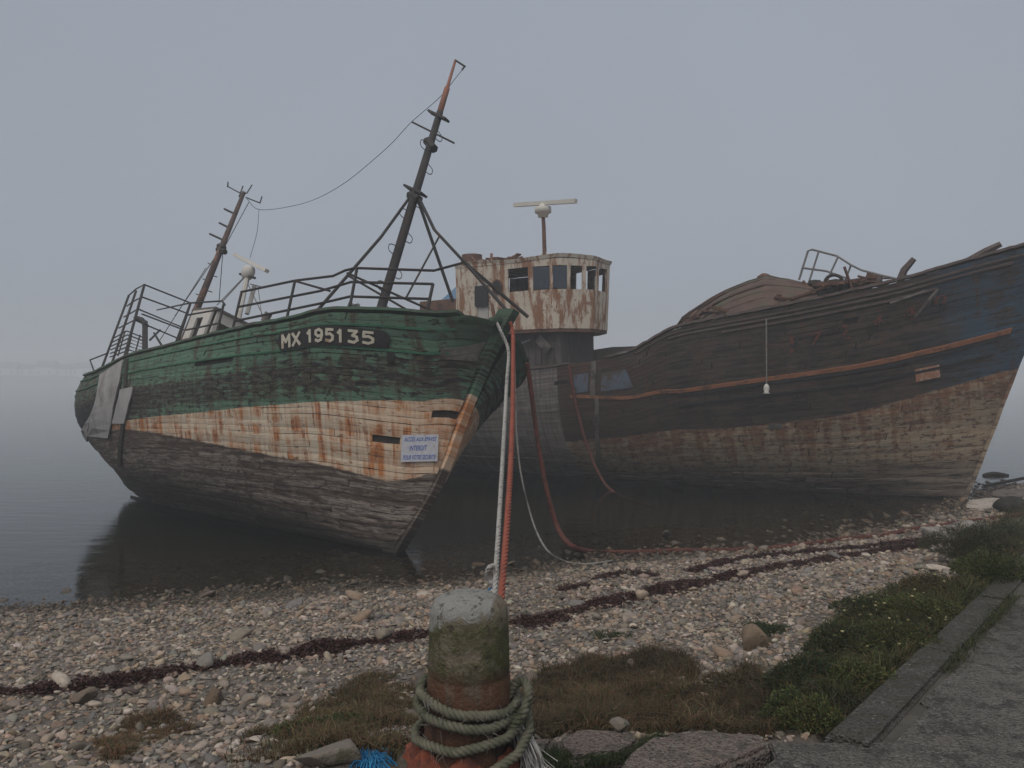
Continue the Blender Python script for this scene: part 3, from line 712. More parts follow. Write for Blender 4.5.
# warning sign
C5 = [gp(403, 434.5, 0), gp(438, 434, 0), gp(437, 460.5, 0), gp(402, 461.5, 0)]
sq = [np.array(GREEN.sv(*p)) for p in ((403, 434.5), (438, 434), (437, 460.5), (402, 461.5))]
S5 = [GREEN.pos(a[0], a[1], -1, np.array(.075)) for a in sq]
nrm = np.cross(S5[1] - S5[0], S5[3] - S5[0]); nrm /= np.linalg.norm(nrm); nrm *= -np.sign(nrm[1]) if nrm[1] else 1
S5[2] = S5[1] + S5[3] - S5[0]
nrm = nrm if nrm[1] < 0 else -nrm
V = [p + nrm * .03 for p in S5] + [p + nrm * .045 for p in S5]
sign = MB().add(V, [(4,7,6,5), (0,1,2,3), (0,4,5,1), (1,5,6,2), (2,6,7,3), (3,7,4,0)]).build('warning_sign', worn('sign_white', (.56, .56, .60), (.48, .48, .52), (.34, .27, .22), .56, .70, 9), boat)
MAT_BLUE = worn('sign_blue', (.03, .09, .38), (.04, .11, .42), (.10, .16, .40), .6, .7, 8)
for body, u0, u1, v0, v1 in (('ACCÈS AUX EPAVES', .07, .94, .76, .95), ('INTERDIT', .22, .70, .42, .60), ('POUR VOTRE SECURITE', .06, .94, .08, .25)):
    text_on(body, lambda u, v, d: (lerp(lerp(S5[3], S5[2], u0+(u1-u0)*u), lerp(S5[0], S5[1], u0+(u1-u0)*u), v0+(v1-v0)*v)) + nrm * (.044 + .004 * d), 'lettering', MAT_BLUE, sign, .006, .25)

# masts and rigging, set on the centre line
def spar(name, pts, rr, mat, parent, n=10): return MB().tube(pts, rr, n).build(name, mat, parent, True)
a, t = gp(380, 312, 0), gp(440, 112, 0); foot = a + (a - t) / np.linalg.norm(a - t) * 1.1
mast = spar('foremast', [foot, a, lerp(a, t, .5), t], [.105, .10, .095, .075], MAT_IRON, boat)
top = gp(455.5, 60, 0)
spar('topmast', [lerp(a, t, .96), lerp(t, top, .45), lerp(t, top, .5), top], [.07, .065, .038, .03], MAT_ORANGE, mast)
tubes(G, 'mast_head_arm', MAT_IRON, mast, [[(455, 60, 0), (465, 66.5, 0)], [(464.5, 66.5, 0), (462, 70, 0)]], .022)
MB().bar(gp(430, 112, 0), gp(447, 120, 0), .16, .05).build('mast_plate', MAT_IRON, mast)
MB().bar(gp(406.5, 187, 0), gp(424, 195, 0), .2, .05).build('mast_plate', MAT_IRON, mast)
tubes(G, 'crosstree', MAT_IRON, mast, [[(412, 122, 0), (454, 143, 0)]], .022)
tubes(G, 'mast_clamp', MAT_IRON, mast, [[(427, 141, 0), (434, 149, 0)], [(410, 195, 0), (419, 200, 0)]], .10)
for k in range(11):           # bent climbing rungs, alternately on each side
    f = .02 + k * .087; c = lerp(a, t, f); d = (t - a) / np.linalg.norm(t - a); s_ = -1 if k % 2 else 1
    if .6 < f < .7 : continue
    b = MB().tube(smooth_path([c - d*.1, c + s_*np.array([0, .24, 0]) - d*.08, c + s_*np.array([0, .26, 0]) + d*.06, c + d*.12], 10), .011, 4); b.build('climbing_rung', MAT_IRON, mast)
for s in ([(410, 197, 0), (381, 237, -.5), (317, 311, -1.5)], [(418, 200, 0), (453, 302, 1.2)], [(419, 198, 0), (434.5, 230, .1), (467, 265, .2), (507, 311, .15)],
          [(462, 260, .1), (528, 317, 1.1)]):
    tubes(G, 'mast_leg', MAT_IRON, mast, [s], .035)
tubes(G, 'mast_brace', MAT_IRON, mast, [[(439.5, 236, .3), (406.5, 297, -.4)]], .022)
# bow and side railings
YS = lambda px: -np.interp(px, [230, 300, 350, 433, 465], [1.85, 1.85, 1.7, 1.1, .3])
rail = empty('guard_rail'); rail.parent = boat
tubes(G, 'rail', MAT_IRON, rail, [[(x, y, YS(x)) for x, y in p] for p in (
    [(241, 292), (295, 280.6), (333, 276), (345, 270.5), (355, 268), (434, 270.6), (462, 263)], [(238, 307), (320, 291), (351, 282), (433, 284)], [(235, 321), (320, 303.5), (350, 296.5), (431, 299)])], .024)
for p in ([(241.6, 292), (232, 332)], [(295, 280.6), (286, 322)], [(357, 268), (350, 306)], [(433, 284), (426, 316)]):
    tubes(G, 'post', MAT_IRON, rail, [[(x, y, YS(x)) for x, y in p]], .030)
tubes(G, 'diagonal', MAT_IRON, rail, [[(x, y, YS(x)) for x, y in p] for p in ([(295, 281), (330, 291)], [(347, 273), (444, 316)], [(347, 275), (414, 314)])], .022)
tubes(G, 'rail', MAT_IRON, rail, [[(149+8, 310, .9), (190, 303, -1.6), (222, 301, -1.75), (225, 305, -1.75)]], .02)
for p in ([(190.5, 303), (177, 345)], [(224, 303), (216, 336)]): tubes(G, 'post', MAT_IRON, rail, [[(x, y, -1.75) for x, y in p]], .03)
tubes(G, 'rail', MAT_IRON, rail, [[(186, 330, -1.75), (220, 323, -1.75)], [(188, 315, -1.75), (222, 309, -1.75)]], .02)
# stern gallows: a tall cage of bars
cage = empty('stern_gallows'); cage.parent = boat
for p in ([(128.8, 295.4, -.3), (100, 373, -.6)], [(136, 291, -.7), (110, 369, -1.0)], [(144.4, 284.6, -1.1), (122, 366, -1.4)], [(190.6, 303, .5), (175, 345, .5)]):
    tubes(G, 'post', MAT_IRON, cage, [p], .035)
tubes(G, 'cross_bar', MAT_IRON, cage, [[(128.8, 295.4, -.3), (136, 289, -.7), (144.4, 284.6, -1.1), (190.6, 303, .5)], [(127, 306, -.4), (134, 301, -.75), (142, 297, -1.1), (188, 313.6, .5)],
      [(124, 317, -.4), (138, 309, -1.1), (181.5, 327, .5)], [(119, 328, -.5), (134.6, 320, -1.1), (177, 338, .5)], [(142, 314, -1.0), (184, 330, .5)]], .022)
tubes(G, 'grating', MAT_IRON, cage, [[(112 + k*.6 - i, 339 + i*3.6, -.6), (127 + k - i*.5, 331 + i*3.8, -1.3), (147 - i*.3, 339 + i*3.2, -.8)] for k, i in zip(range(6), range(6))], .018)
tubes(G, 'grating', MAT_IRON, cage, [[(125, 331, -1.3), (118, 356, -1.4)], [(132, 333, -1.2), (127, 356, -1.35)], [(140, 335, -1.0), (135, 354, -1.2)]], .018)
tubes(G, 'davit', MAT_IRON, cage, [[(136, 318, -.9), (142, 320, -.9), (146, 326, -.9)], [(145, 322, -.9), (145, 354, -.9)]], .07, 8)
tubes(G, 'outboard_bar', MAT_IRON, cage, [[(90, 360, -.7), (108, 353, -.9)], [(90, 360, -.7), (95, 374, -.9)]], .02)
tubes(G, 'outboard_bar', MAT_IRON, cage, [[(154, 333, .4), (162, 346, -.6)], [(150, 340, -.4), (160, 330, .2)]], .03)
# mizzen mast
a, t = gp(181, 348, 0), gp(244, 192, 0); d = (t - a) / np.linalg.norm(t - a)
miz = spar('mizzen_mast', [a - d * .8, lerp(a, t, .55), t], [.11, .085, .055], worn('mizzen_paint', (.075, .055, .05), (.11, .075, .065), (.33, .17, .11), .5, .66, 1.5), boat)
tubes(G, 'mast_antenna', MAT_IRON, miz, [[(228, 187, 0), (228, 183, 0)], [(228, 186.5, .0), (238, 192, 0)], [(238, 192, 0), (242, 193.5, 0)], [(243, 186, 0), (239, 197, 0)], [(252, 185, .2), (247, 193, 0), (241, 195, 0)],
      [(246, 197.5, 0), (260, 203, 0), (262, 196.5, 0)], [(228, 182, 0), (227.5, 187, 0)]], .018)
tubes(G, 'step_arm', MAT_IRON, miz, [[(224.5, 209, 0), (236, 214.5, 0)], [(219.5, 223, 0), (229.5, 228, 0)], [(210, 234, 0), (223, 240, 0)]], .032)
tubes(G, 'mast_band', MAT_IRON, miz, [[(218, 249.5, 0), (225, 252, 0)], [(219, 246, 0), (224, 248, 0)]], .08)
tubes(G, 'mast_step', MAT_IRON, miz, [[(208, 263, 0), (213, 266, 0)], [(211, 275, 0), (217, 277, 0)], [(203, 279, 0), (209, 281, 0)], [(205, 290, 0), (212, 292, 0)], [(196, 294, 0), (203, 296, 0)]], .015)
tubes(G, 'shroud', MAT_IRON, miz, [[(216, 256, 0), (175, 316, -1.4)], [(223, 250, 0), (219, 302, .9)], [(249, 202, 0), (222, 252, 0)], [(206, 268, 0), (160, 340, -.6)]], .011, 4)
# small deckhouse and radar post
cz = gp(215, 310, -.9); x1, z1 = cz[0], cz[2]; xa = gp(194.6, 313.6, -.9)[0]
house = empty('deckhouse'); house.parent = boat
zb = 2.4; Wl = MB()
def wall_panel(b, A, B2, z0, z1, wins, th=.06):
    """wall from A to B2 (plan points) with window openings (u0, u1, z0, z1)"""
    A = np.array(A); B2 = np.array(B2); d = B2 - A; Ln = np.linalg.norm(d); d /= Ln; nn = np.array([d[1], -d[0]])
    us = sorted({0., Ln, *[w_[0] for w_ in wins], *[w_[1] for w_ in wins]}); zs = sorted({z0, z1, *[w_[2] for w_ in wins], *[w_[3] for w_ in wins]})
    for i in range(len(us)-1):
        for j in range(len(zs)-1):
            um, zm = (us[i]+us[i+1])/2, (zs[j]+zs[j+1])/2
            if any(w_[0] < um < w_[1] and w_[2] < zm < w_[3] for w_ in wins): continue
            p0, p1 = A + d*us[i], A + d*us[i+1]
            V = [(*(p0), zs[j]), (*(p1), zs[j]), (*(p1), zs[j+1]), (*(p0), zs[j+1])]; Vb = [(*(np.array(v[:2]) + nn*th), v[2]) for v in V]
            b.add(V + Vb, [(0,1,2,3), (7,6,5,4), (0,4,5,1), (1,5,6,2), (2,6,7,3), (3,7,4,0)])
    return b
HW = .9; xf = x1
for A, B2, wn in (((xa, -HW), (xf, -HW), [(.3, xf - xa - .3, z1 - .75, z1 - .2)]), ((xf, -HW + .06), (xf, HW - .06), [(.12, .42, z1 - .8, z1 - .25), (.62, 1.12, z1 - .75, z1 - .2)]),
                  ((xf, HW), (xa, HW), [(.3, xf - xa - .3, z1 - .75, z1 - .2)]), ((xa, HW - .06), (xa, -HW + .06), [(.6, 1.2, z1 - .75, z1 - .2)])):
    wall_panel(MB(), A, B2, zb, z1, wn).build('wall', MAT_WHITE, house)
MB().box((xa - .08, -HW - .06, z1 + .003), (xf + .1, HW + .06, z1 + .06)).build('roof', MAT_OLDWOOD, house)
MB().box((xa + .12, -HW + .14, zb), (xf - .12, HW - .14, z1 - .9)).build('bulkhead', MAT_INNER, house)
a, t = gp(238, 320, .2), gp(248, 273, .2)
post = empty('radar_mast'); post.parent = boat
MB().tube([a - (t - a) * .5, a, t], [.09, .08, .06], 8).build('pole', MAT_WHITE, post)
MB().tube([gp(254.5, 286, .5), gp(247, 314, .5)], .06, 8).build('pole', MAT_WHITE, post)
MB().lathe([(.05, -.18), (.13, -.14), (.17, -.02), (.17, .08), (.13, .17), (.04, .20)], 14, t).build('radar_housing', MAT_WHITE, post, True)
MB().bar(gp(235, 255, .2), gp(267, 271, .2), .12, .09).build('scanner_bar', MAT_WHITE, post)
tubes(G, 'platform', MAT_IRON, post, [[(240, 274, .2), (255, 278, .2)]], .035)
tubes(G, 'strut', MAT_IRON2, post, [[(244, 277, .2), (217, 305, -.8)], [(244, 278, .2), (222, 302, .8)], [(249, 280, .2), (243, 304, 1.2)], [(246, 280, .2), (266, 322, .6)], [(258, 287, .5), (262, 318, .5)], [(250, 284, .5), (262, 287, .5)]], .014, 4)
MB().tube([gp(264, 322, -.2), gp(269, 313, -.2)], .09, 10).build('vent_pipe', MAT_OLDWOOD, boat)
tubes(G, 'deck_shackle', MAT_IRON2, boat, [[(348, 309, -1.5), (350, 303, -1.5), (354, 306, -1.5), (358, 305, -1.5), (359, 310, -1.5)]], .035)
tubes(G, 'stem_spike', MAT_RUST, boat, [[(495, 322, -.1), (492, 304, -.1)]], .03)
MB().tube(smooth_path([gp(488, 330, -.3), gp(492, 322, -.25), (gst[-1][0] - .1, .0, gst[-1][1] - .1), (gst[-1][0] + .06, .0, gst[-1][1] + .05)], 12), .09, 8).build('bow_fender', worn('mossy_timber', (.022, .045, .028), (.04, .065, .04), (.04, .03, .02)), boat)
# aerial wire between the two mast heads
pa, pb_ = gp(262, 203, 0), gp(464, 67, 0)
wire = [gp(x, y, 0) for x, y in ((247, 199, ), (259, 209.5), (290, 206.5), (318, 198), (346, 182), (372, 161), (392, 143), (411.5, 122), (440, 97), (462, 70))]
MB().tube(smooth_path(wire, 60), .008, 4).build('aerial_wire', MAT_IRON, boat)
MB().tube(smooth_path([gp(259, 209.5, 0), gp(257, 232, .1), gp(250, 258, .2)], 16), .007, 4).build('aerial_wire', MAT_IRON, boat)

# ================================================================== DARK WRECK
D = frame((.84, -.54), R_(0.5), R_(1.0), on_z(960, 503, -.12))
dp_ = lambda px, py, y: pixL(D, px, py, 1, y)
dst = [(0.0, 0.0)] + [tuple(dp_(px, py, 0)[[0, 2]]) for px, py in ((973, 470), (985, 440), (1005, 388), (1022, 345), (1041, 295), (1064, 236))]
DARK = Hull(D, dst, [(-18.6, 0), (-19.0, .3), (-20.0, .55), (-21.0, .8), (-21.2, 1.0)], 2.95, .36, .55,
            [(200, 386), (300, 385), (470, 376), (520, 371), (560, 366), (600, 359), (625, 354), (640, 349), (652, 340), (661, 333), (672, 328), (700, 322), (800, 303), (900, 281), (960, 263), (1024, 246), (1064, 236), (1100, 230)],
            sect=(2.6, 1.75), pf=(1.8, 2.2), pq=(.62, .55), keel_rise=.4, flare=.12, vfine=.9)
t_line = fit_line(DARK, [(420, 448), (493, 445), (598, 438), (640, 434), (715, 429), (771, 423), (827, 417.5), (917, 395), (1000, 371)])
l_line = fit_line(DARK, [(450, 452), (600, 462), (720, 466), (830, 462), (900, 455), (965, 450)])
wk = setp(empty('wrecked_trawler', D), 'large dark rotting wooden trawler wreck with rusty white wheelhouse behind the green boat', 'boat')
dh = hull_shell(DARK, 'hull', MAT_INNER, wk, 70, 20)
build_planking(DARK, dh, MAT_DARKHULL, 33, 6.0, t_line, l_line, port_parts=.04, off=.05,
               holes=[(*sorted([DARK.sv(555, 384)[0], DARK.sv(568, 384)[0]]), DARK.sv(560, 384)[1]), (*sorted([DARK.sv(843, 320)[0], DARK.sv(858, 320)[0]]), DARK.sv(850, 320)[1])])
b, qv = stem_post(DARK, .13, .13, .3, top=.12); o = b.build('stem', MAT_DARKHULL, wk); hull_attrs(o.data, DARK, qv, lambda s: s*0 + DARK.sv(1002, 372)[1], lambda s: s*0 + DARK.sv(968, 460)[1])
keel_bar(DARK, .11, .15).build('keel', MAT_INNER, wk)
wale = fit_line(DARK, [(560, 397.5), (575, 396), (663, 391), (680, 391), (771, 378), (850, 367), (940, 348), (1008, 330)])
q0, q1, q2, q3 = DARK.sv(571, 396)[0], DARK.sv(662, 391)[0], DARK.sv(678, 391)[0], DARK.sv(1009, 330)[0]
MAT_WALE = worn('orange_wale_paint', (.24, .095, .050), (.30, .13, .065), (.075, .048, .036), .52, .64, 3.0, stretch=(.6, 2, 2))
for a_, b_ in ((q0, q1), (q1 + .001, q3)):
    b, _ = strip_along(DARK, a_, b_, wale, .115, .022, -1, off=.05); b.build('wale', MAT_WALE, wk)
b, _ = strip_along(DARK, .3, .97, wale, .16, .05, 1, off=.05); b.build('wale', MAT_WALE, wk)
for dv in (-.022, -.16):
    b, _ = strip_along(DARK, q2, q3 - .01, lambda q: wale(q) + dv * (1 if dv > -.1 else .5), .07, .03, -1, off=.05); b.build('rubbing_strake', MAT_BLACK, wk)
# worn cap rails, split in runs with breaks
MAT_CAP = worn('split_cap_timber', (.085, .062, .052), (.13, .10, .09), (.30, .31, .34), .62, .72, 2.2, stretch=(.4, 2, 2))
for side in (-1, 1):
    for a_, b_ in ((.02, .30), (.302, .515), (.56, .70), (.702, .86), (.862, .985)):
        cap_rail(DARK, side, a_, b_, .16, .06, 30).build('cap_rail', MAT_CAP, wk)
for y0, (a_, b_) in zip((.10, .17, .26), ((.60, .97), (.64, .96), (.70, .9))):      # loose top timbers along the bow bulwark
    b, _ = strip_along(DARK, a_, b_, lambda q: 1 - y0 / 5 * 1.5 + 0*q, .05, .03 + .01*rng.random(), -1, n=50, off=.05); b.build('bulwark_timber', MAT_CAP, wk)
q = np.linspace(.01, .985, 60); dk = MB(); A = DARK.pos(q, .83, -1, -.12 + 0*q); B_ = DARK.pos(q, .83, 1, -.12 + 0*q)
dk.add(np.concatenate([A, B_]), [(i, i+1, 61+i, 60+i) for i in range(59)]).build('deck', MAT_DECK, wk)
# grey sheathing at the waist, brown stanchion panel, blue remnants
MAT_BLUEP = worn('faded_blue_paint', (.085, .11, .15), (.11, .13, .165), (.08, .06, .05), .44, .58, 2.5)
for c in ([(574, 375), (589, 373), (589, 391), (575, 393)], [(602, 374), (626, 369), (634, 387), (602, 391)]):
    DARK.patch(c, 4, 3, .06, .015).build('blue_panel', MAT_BLUEP, wk)
DARK.patch([(592, 362), (597, 361), (597, 395), (592, 396)], 2, 6, .085, .04).build('stanchion', MAT_OLDWOOD, wk)
DARK.patch([(636, 352), (656, 337), (663, 388), (640, 392)], 5, 6, .072, .025).build('bulwark_panel', worn('brown_panel', (.10, .06, .045), (.13, .085, .065), (.06, .04, .03), .5, .65, 2), wk)
DARK.patch([(596, 398), (600, 398), (600, 470), (596, 470)], 2, 10, .075, .03).build('stanchion', MAT_OLDWOOD, wk)
DARK.patch([(914, 369), (938, 364), (939, 376), (915, 381)], 3, 3, .075, .02).build('hull_plate', worn('orange_plate', (.42, .17, .09), (.36, .2, .14), (.5, .38, .3), .5, .62, 12), wk)
DARK.patch([(768, 423), (782, 423), (782, 427), (769, 427)], 2, 2, .075, .02).build('hull_plate', MAT_OLDWOOD, wk)
MAT_FADED = worn('faded_red_letters', (.16, .055, .035), (.12, .05, .035), (.03, .03, .03), .46, .54, 6)
for ch, (x, y, wd, hg) in (('1', (794, 343, 8, 17)), ('7', (816, 338, 13, 12)), ('2', (843, 332, 15, 16)), ('4', (876, 322, 14, 13)), ('4', (908, 313, 14, 14)), ('8', (939, 303, 14, 16))):
    Cc = [np.array(DARK.sv(*p)) for p in ((x - wd/2, y - hg/2 + 2), (x + wd/2, y - hg/2 - 2), (x + wd/2, y + hg/2 - 2), (x - wd/2, y + hg/2 + 2))]
    text_on(ch, lambda u, v, d: DARK.pos(*((Cc[3]*(1-u) + Cc[2]*u) * (1-v) + (Cc[0]*(1-u) + Cc[1]*u) * v), -1, np.array(.054 + .012*d)), 'lettering', MAT_FADED, wk, .0)
# wheelhouse: D-shaped in plan, flared, on a narrower base
WH = empty('wheelhouse'); WH.parent = wk
HWd = 1.55; zs0, zs1 = 4.74, 6.86
xa_ = dp_(458, 262, -1.5)[0]; xfr = dp_(603, 290, 0)[0]; xc = xfr - 1.7
def plan(t, k=1.0):           # t 0..1 starboard aft -> bow -> port aft
    side = xc - xa_; arc = math.pi * 1.65; tot = 2 * side + arc; d = t * tot
    if d < side: return np.array([xa_ + d, -HWd * k])
    if d > side + arc: d -= side + arc; return np.array([xc - d, HWd * k])
    u_ = (d - side) / arc; kn = (-90, -58, -20, 20, 58, 90); fi = min(int(u_ * 5), 4); fu = u_ * 5 - fi; A_, B2_ = math.radians(kn[fi]), math.radians(kn[fi + 1])
    return np.array([xc + 1.7 * k * (math.cos(A_) * (1 - fu) + math.cos(B2_) * fu), HWd * k * (math.sin(A_) * (1 - fu) + math.sin(B2_) * fu)])
    a_ = 0; return np.array([xc + 1.7 * math.cos(a_) * k, HWd * k * math.sin(a_)])
MAT_WH = material('rusty_white_steel', lambda nt: (lambda p, o_: (
    mixc(nt, rmp(nt, noise(nt, mapv(nt, p, (1.6, 1.6, .28)), 2.4, 6, .7), .47, .57, 0, .92),
         mixc(nt, rmp(nt, noise(nt, p, 2.6, 8, .75), .53, .62, 0, .9), mixc(nt, noise(nt, p, 1.5, 4), (.62, .53, .42), (.50, .45, .38)), (.20, .085, .04)),
         mixc(nt, noise(nt, p, 9, 4), (.36, .16, .065), (.13, .055, .03))), .75, noise(nt, p, 8, 6, .7), .012))(oco(nt), 0))
def t_at(px, py, z):          # plan parameter whose wall meets the pixel column
    ts = np.linspace(0.01, .6, 500); P = np.array([(*plan(t), z) for t in ts]); pr = proj(toW(D, P)); return ts[int(np.argmin(np.abs(pr[:, 0] - px)))]
zw0, zw1 = 5.93, 6.64
WIN = [(t_at(a_, 0, 6), t_at(b_, 0, 6)) for a_, b_ in ((509.5, 529.5), (534, 550), (553, 566.5), (570, 581.5), (585, 595))]
last = WIN[-1][1]; WIN.append((last + .012, last + .06)); WIN.append((last + .075, last + .13)); WIN.append((last + .145, last + .20)); 
_side = xc - xa_; _arc = math.pi * 1.65; t_port = lambda x: (_side + _arc + (xc - x)) / (2 * _side + _arc)
WIN.append((t_port(-10.9), t_port(-11.45)))
def arc_wall(b, t0, t1, z0, z1, th=.05, n=3):
    for k in range(n):
        a0, a1 = t0 + (t1-t0)*k/n, t0 + (t1-t0)*(k+1)/n; V = []
        for inn in (0, 1):
            for t, z in ((a0, z0), (a1, z0), (a1, z1), (a0, z1)):
                fl = 1 + (z - zs0) * .03; p = plan(t, fl * (1 - inn * th / 1.6)); V.append((p[0], p[1], z))
        b.add(V, [(0,1,2,3), (7,6,5,4), (0,4,5,1), (1,5,6,2), (2,6,7,3), (3,7,4,0)])
    return b
d0, d1 = t_at(478, 0, 6), t_at(489, 0, 6)
b = MB(); arc_wall(b, 0, d0, zs0, zs1, n=3); arc_wall(b, d0, d1, zs0, 5.15, n=2); arc_wall(b, d0, d1, 6.30, zs1, n=2); arc_wall(b, d1, WIN[0][0], zs0, zs1, n=4)
arc_wall(b, WIN[0][0], .78, zs0, zw0 - .003, n=60); arc_wall(b, WIN[0][0], WIN[8][0], zw1 + .003, zs1, n=60)
arc_wall(b, WIN[7][1], WIN[8][0], zw0, zw1, n=6); arc_wall(b, .78, 1.0, zs0, zw0 - .003, n=5); arc_wall(b, WIN[8][1], 1.0, zw0, zs1, n=4)
b.build('wall', MAT_WH, WH)
for i in range(7):
    b = MB(); arc_wall(b, WIN[i][1], WIN[i+1][0], zw0, zw1, n=2); b.build('mullion', MAT_WH, WH)
MAT_GLASS = bpy.data.materials.new('dirty_glass'); MAT_GLASS.use_nodes = True; n_ = MAT_GLASS.node_tree; n_.nodes.clear()
ms = nd(n_, 'MixShader', {0: .25, 1: nd(n_, 'BsdfTransparent', {'Color': (.45, .50, .55, 1)}).outputs[0], 2: nd(n_, 'BsdfGlossy', {'Color': (.3, .33, .36, 1), 'Roughness': .12}).outputs[0]})
n_.links.new(ms.outputs[0], nd(n_, 'OutputMaterial').inputs['Surface'])
for i in (1, 2, 6):
    b = MB(); arc_wall(b, WIN[i][0] + .001, WIN[i][1] - .001, zw0 + .02, zw1 - .02, th=.012, n=3); b.build('window_pane', MAT_GLASS, WH)
b = MB(); arc_wall(b, d0 + .002, d1 - .002, 5.16, 6.29, th=.03, n=2)
b.build('door', worn('door_grey', (.42, .40, .37), (.5, .47, .42), (.3, .2, .14), .55, .7, 2), WH)
pc = t_at(499, 0, 6); b = MB(); p0 = plan(pc, 1.05)
for rad, th, nm, mt in ((.19, .05, 'porthole_rim', MAT_RUST), (.155, .07, 'porthole_glass', MAT_BLACK)):
    b = MB(); n = 18
    V = [(p0[0] + rad*math.cos(2*math.pi*k/n), -HWd * 1.045 - th * e, 6.12 + rad*1.25*math.sin(2*math.pi*k/n)) for e in (0, 1) for k in range(n)]
    b.add(V, [tuple(range(n))[::-1], tuple(range(n, 2*n))] + [(k, (k+1) % n, n+(k+1) % n, n+k) for k in range(n)]); b.build(nm, mt, WH)
w0 = plan((d0 + d1) / 2, 1.05); MB().box((w0[0] - .26, -HWd*1.05 - .05, 5.55), (w0[0] + .24, -HWd*1.05 + .0, 6.2)).build('door_window', MAT_BLACK, WH)
N_ = 70; V = []
for z in (zs1 - .01, zs1 + .10):
    for k in range(N_): p = plan(k / (N_-1), 1.10 if z > zs1 else 1.075); V.append((p[0], p[1], z + .04 * math.sin(k * .31)))
MB().add(V, [tuple(range(N_))[::-1], tuple(range(N_, 2*N_))] + [(k, (k+1) % N_, N_+(k+1) % N_, N_+k) for k in range(N_)]).build('roof', MAT_WH, WH)
V = []
for z in (zs0 - .10, zs0 + .0):
    for k in range(N_): p = plan(k / (N_-1), .985); V.append((p[0], p[1], z))
MB().add(V, [tuple(range(N_))[::-1], tuple(range(N_, 2*N_))] + [(k, (k+1) % N_, N_+(k+1) % N_, N_+k) for k in range(N_)]).build('floor', MAT_RUST, WH)
wall_panel(MB(), (xa_, HWd), (xa_, -HWd), zs0, zs1, [(.9, 1.5, zs0 + .1, zs1 - .25), (2.0, 2.7, 5.6, 6.35)]).build('rear_wall', MAT_WH, WH)
MB().box((xc - .9, -.35, zs0), (xc - .2, .35, 5.75)).build('console', MAT_BLUEP, WH)
# base of the house, planked
BX0, BX1, BY = dp_(470, 350, -1.1)[0], dp_(592, 345, 1.0)[0], 1.1
base = MB().box((BX0, -BY + .03, 2.6), (BX1 - .05, BY - .03, zs0 - .1)).build('wheelhouse_base', MAT_INNER, wk)
nP = 15; MAT_BASE = worn('grey_brown_boards', (.065, .055, .052), (.10, .088, .08), (.045, .035, .032), .5, .64, 2, stretch=(2, 2, .5))
for k in range(nP):
    xx0 = BX0 + (BX1 - BX0) * k / nP; xx1 = BX0 + (BX1 - BX0) * (k + 1) / nP
    MB().box((xx0 + .008, -BY - .012 * rng.random(), 2.6), (xx1 - .008, -BY + .04, zs0 - .105)).build('plank', MAT_BASE, base)
for k in range(8):
    y0 = -BY + 2*BY*k/8; MB().box((BX1 - .06, y0 + .008, 2.6), (BX1 + .015 * rng.random(), y0 + 2*BY/8 - .008, zs0 - .105)).build('plank', MAT_BASE, base)
MB().bar(dp_(538, 338, -1.22), dp_(549, 350, -1.22), .05, .28).build('loose_board', MAT_OLDWOOD, base)
MB().tube([dp_(511, 350, -1.3), dp_(517, 345, -1.3), dp_(530, 340, -1.3)], .025).build('bent_pipe', MAT_IRON2, base)
# roof gear
rt = dp_(543, 203, 0); xr = rt[0]
rd = empty('radar_mast'); rd.parent = wk
MB().tube([(xr + .05, 0, zs1), (xr + .02, 0, 8.2), (xr, 0, 8.55)], [.075, .065, .06], 8).build('pole', MAT_RUST, rd)
for s in ((.4, .0), (-.35, .25), (-.35, -.25)): MB().tube([(xr + .05 + s[0], s[1], zs1), (xr + .04, 0, zs1 + .55)], .025, 5).build('strut', MAT_WHITE, rd)
zt = rt[2]; MB().lathe([(.07, -.48), (.16, -.46), (.19, -.34), (.27, -.32), (.27, -.14), (.17, -.12), (.09, -.04), (.07, .0)], 14, (xr, 0, zt)).build('radar_housing', MAT_WHITE, rd, True)
MB().bar(dp_(514.5, 205, .35), dp_(576, 201, -.35), .13, .13).build('scanner_bar', MAT_WHITE, rd)
fx0 = dp_(472, 258, .2)
MB().lathe([(.36, -.5), (.36, .10), (.33, .10), (.33, -.2)], 16, fx0).build('funnel', MAT_RUST, wk, False)
b = MB()
for k in range(26):
    c = dp_(rng.uniform(474, 515), rng.uniform(255, 262) , rng.uniform(-.9, .3)); c[2] = min(c[2], zs1 + .35)
    a_ = rng.normal(0, 1, 3); a_[2] *= .25; a_ /= np.linalg.norm(a_); L_ = rng.uniform(.15, .5)
    b.bar(c - a_*L_, c + a_*L_, rng.uniform(.05, .2), rng.uniform(.03, .12))
b.build('roof_scrap', MAT_RUST, wk)
# after deck: rusty trunk and a blue sheet
MB().box((dp_(440, 300, -1)[0] - .8, -1.1, 3.0), (xa_ - .02, 1.1, dp_(450, 299, -1.1)[2])).build('deck_trunk', MAT_RUST, wk)
z0 = dp_(450, 299, -1.1)[2]; xA, xB = dp_(441, 298, -1)[0], dp_(463, 298, -1)[0]
MB().add([(xA, -1, z0), (xB, -1, z0), (xB, .9, z0), (xA, .9, z0), (xA + .5, -.5, z0 + .62), (xB, -.6, z0 + .85), (xB, .5, z0 + .85), (xA + .5, .4, z0 + .62)],
         [(0,1,5,4), (1,2,6,5), (2,3,7,6), (3,0,4,7), (4,5,6,7)]).build('blue_sheet', worn('blue_tarp', (.10, .20, .33), (.14, .25, .38), (.20, .25, .3), .5, .66, 2), wk)
V = []
for z in (0, 1):
    for px, py in ((592, 350), (612, 347), (640, 346), (660, 344)): p = dp_(px, py, 2.55); V += [(p[0], 2.55, p[2] if z else 2.8), (p[0], 2.62, p[2] if z else 2.8)]
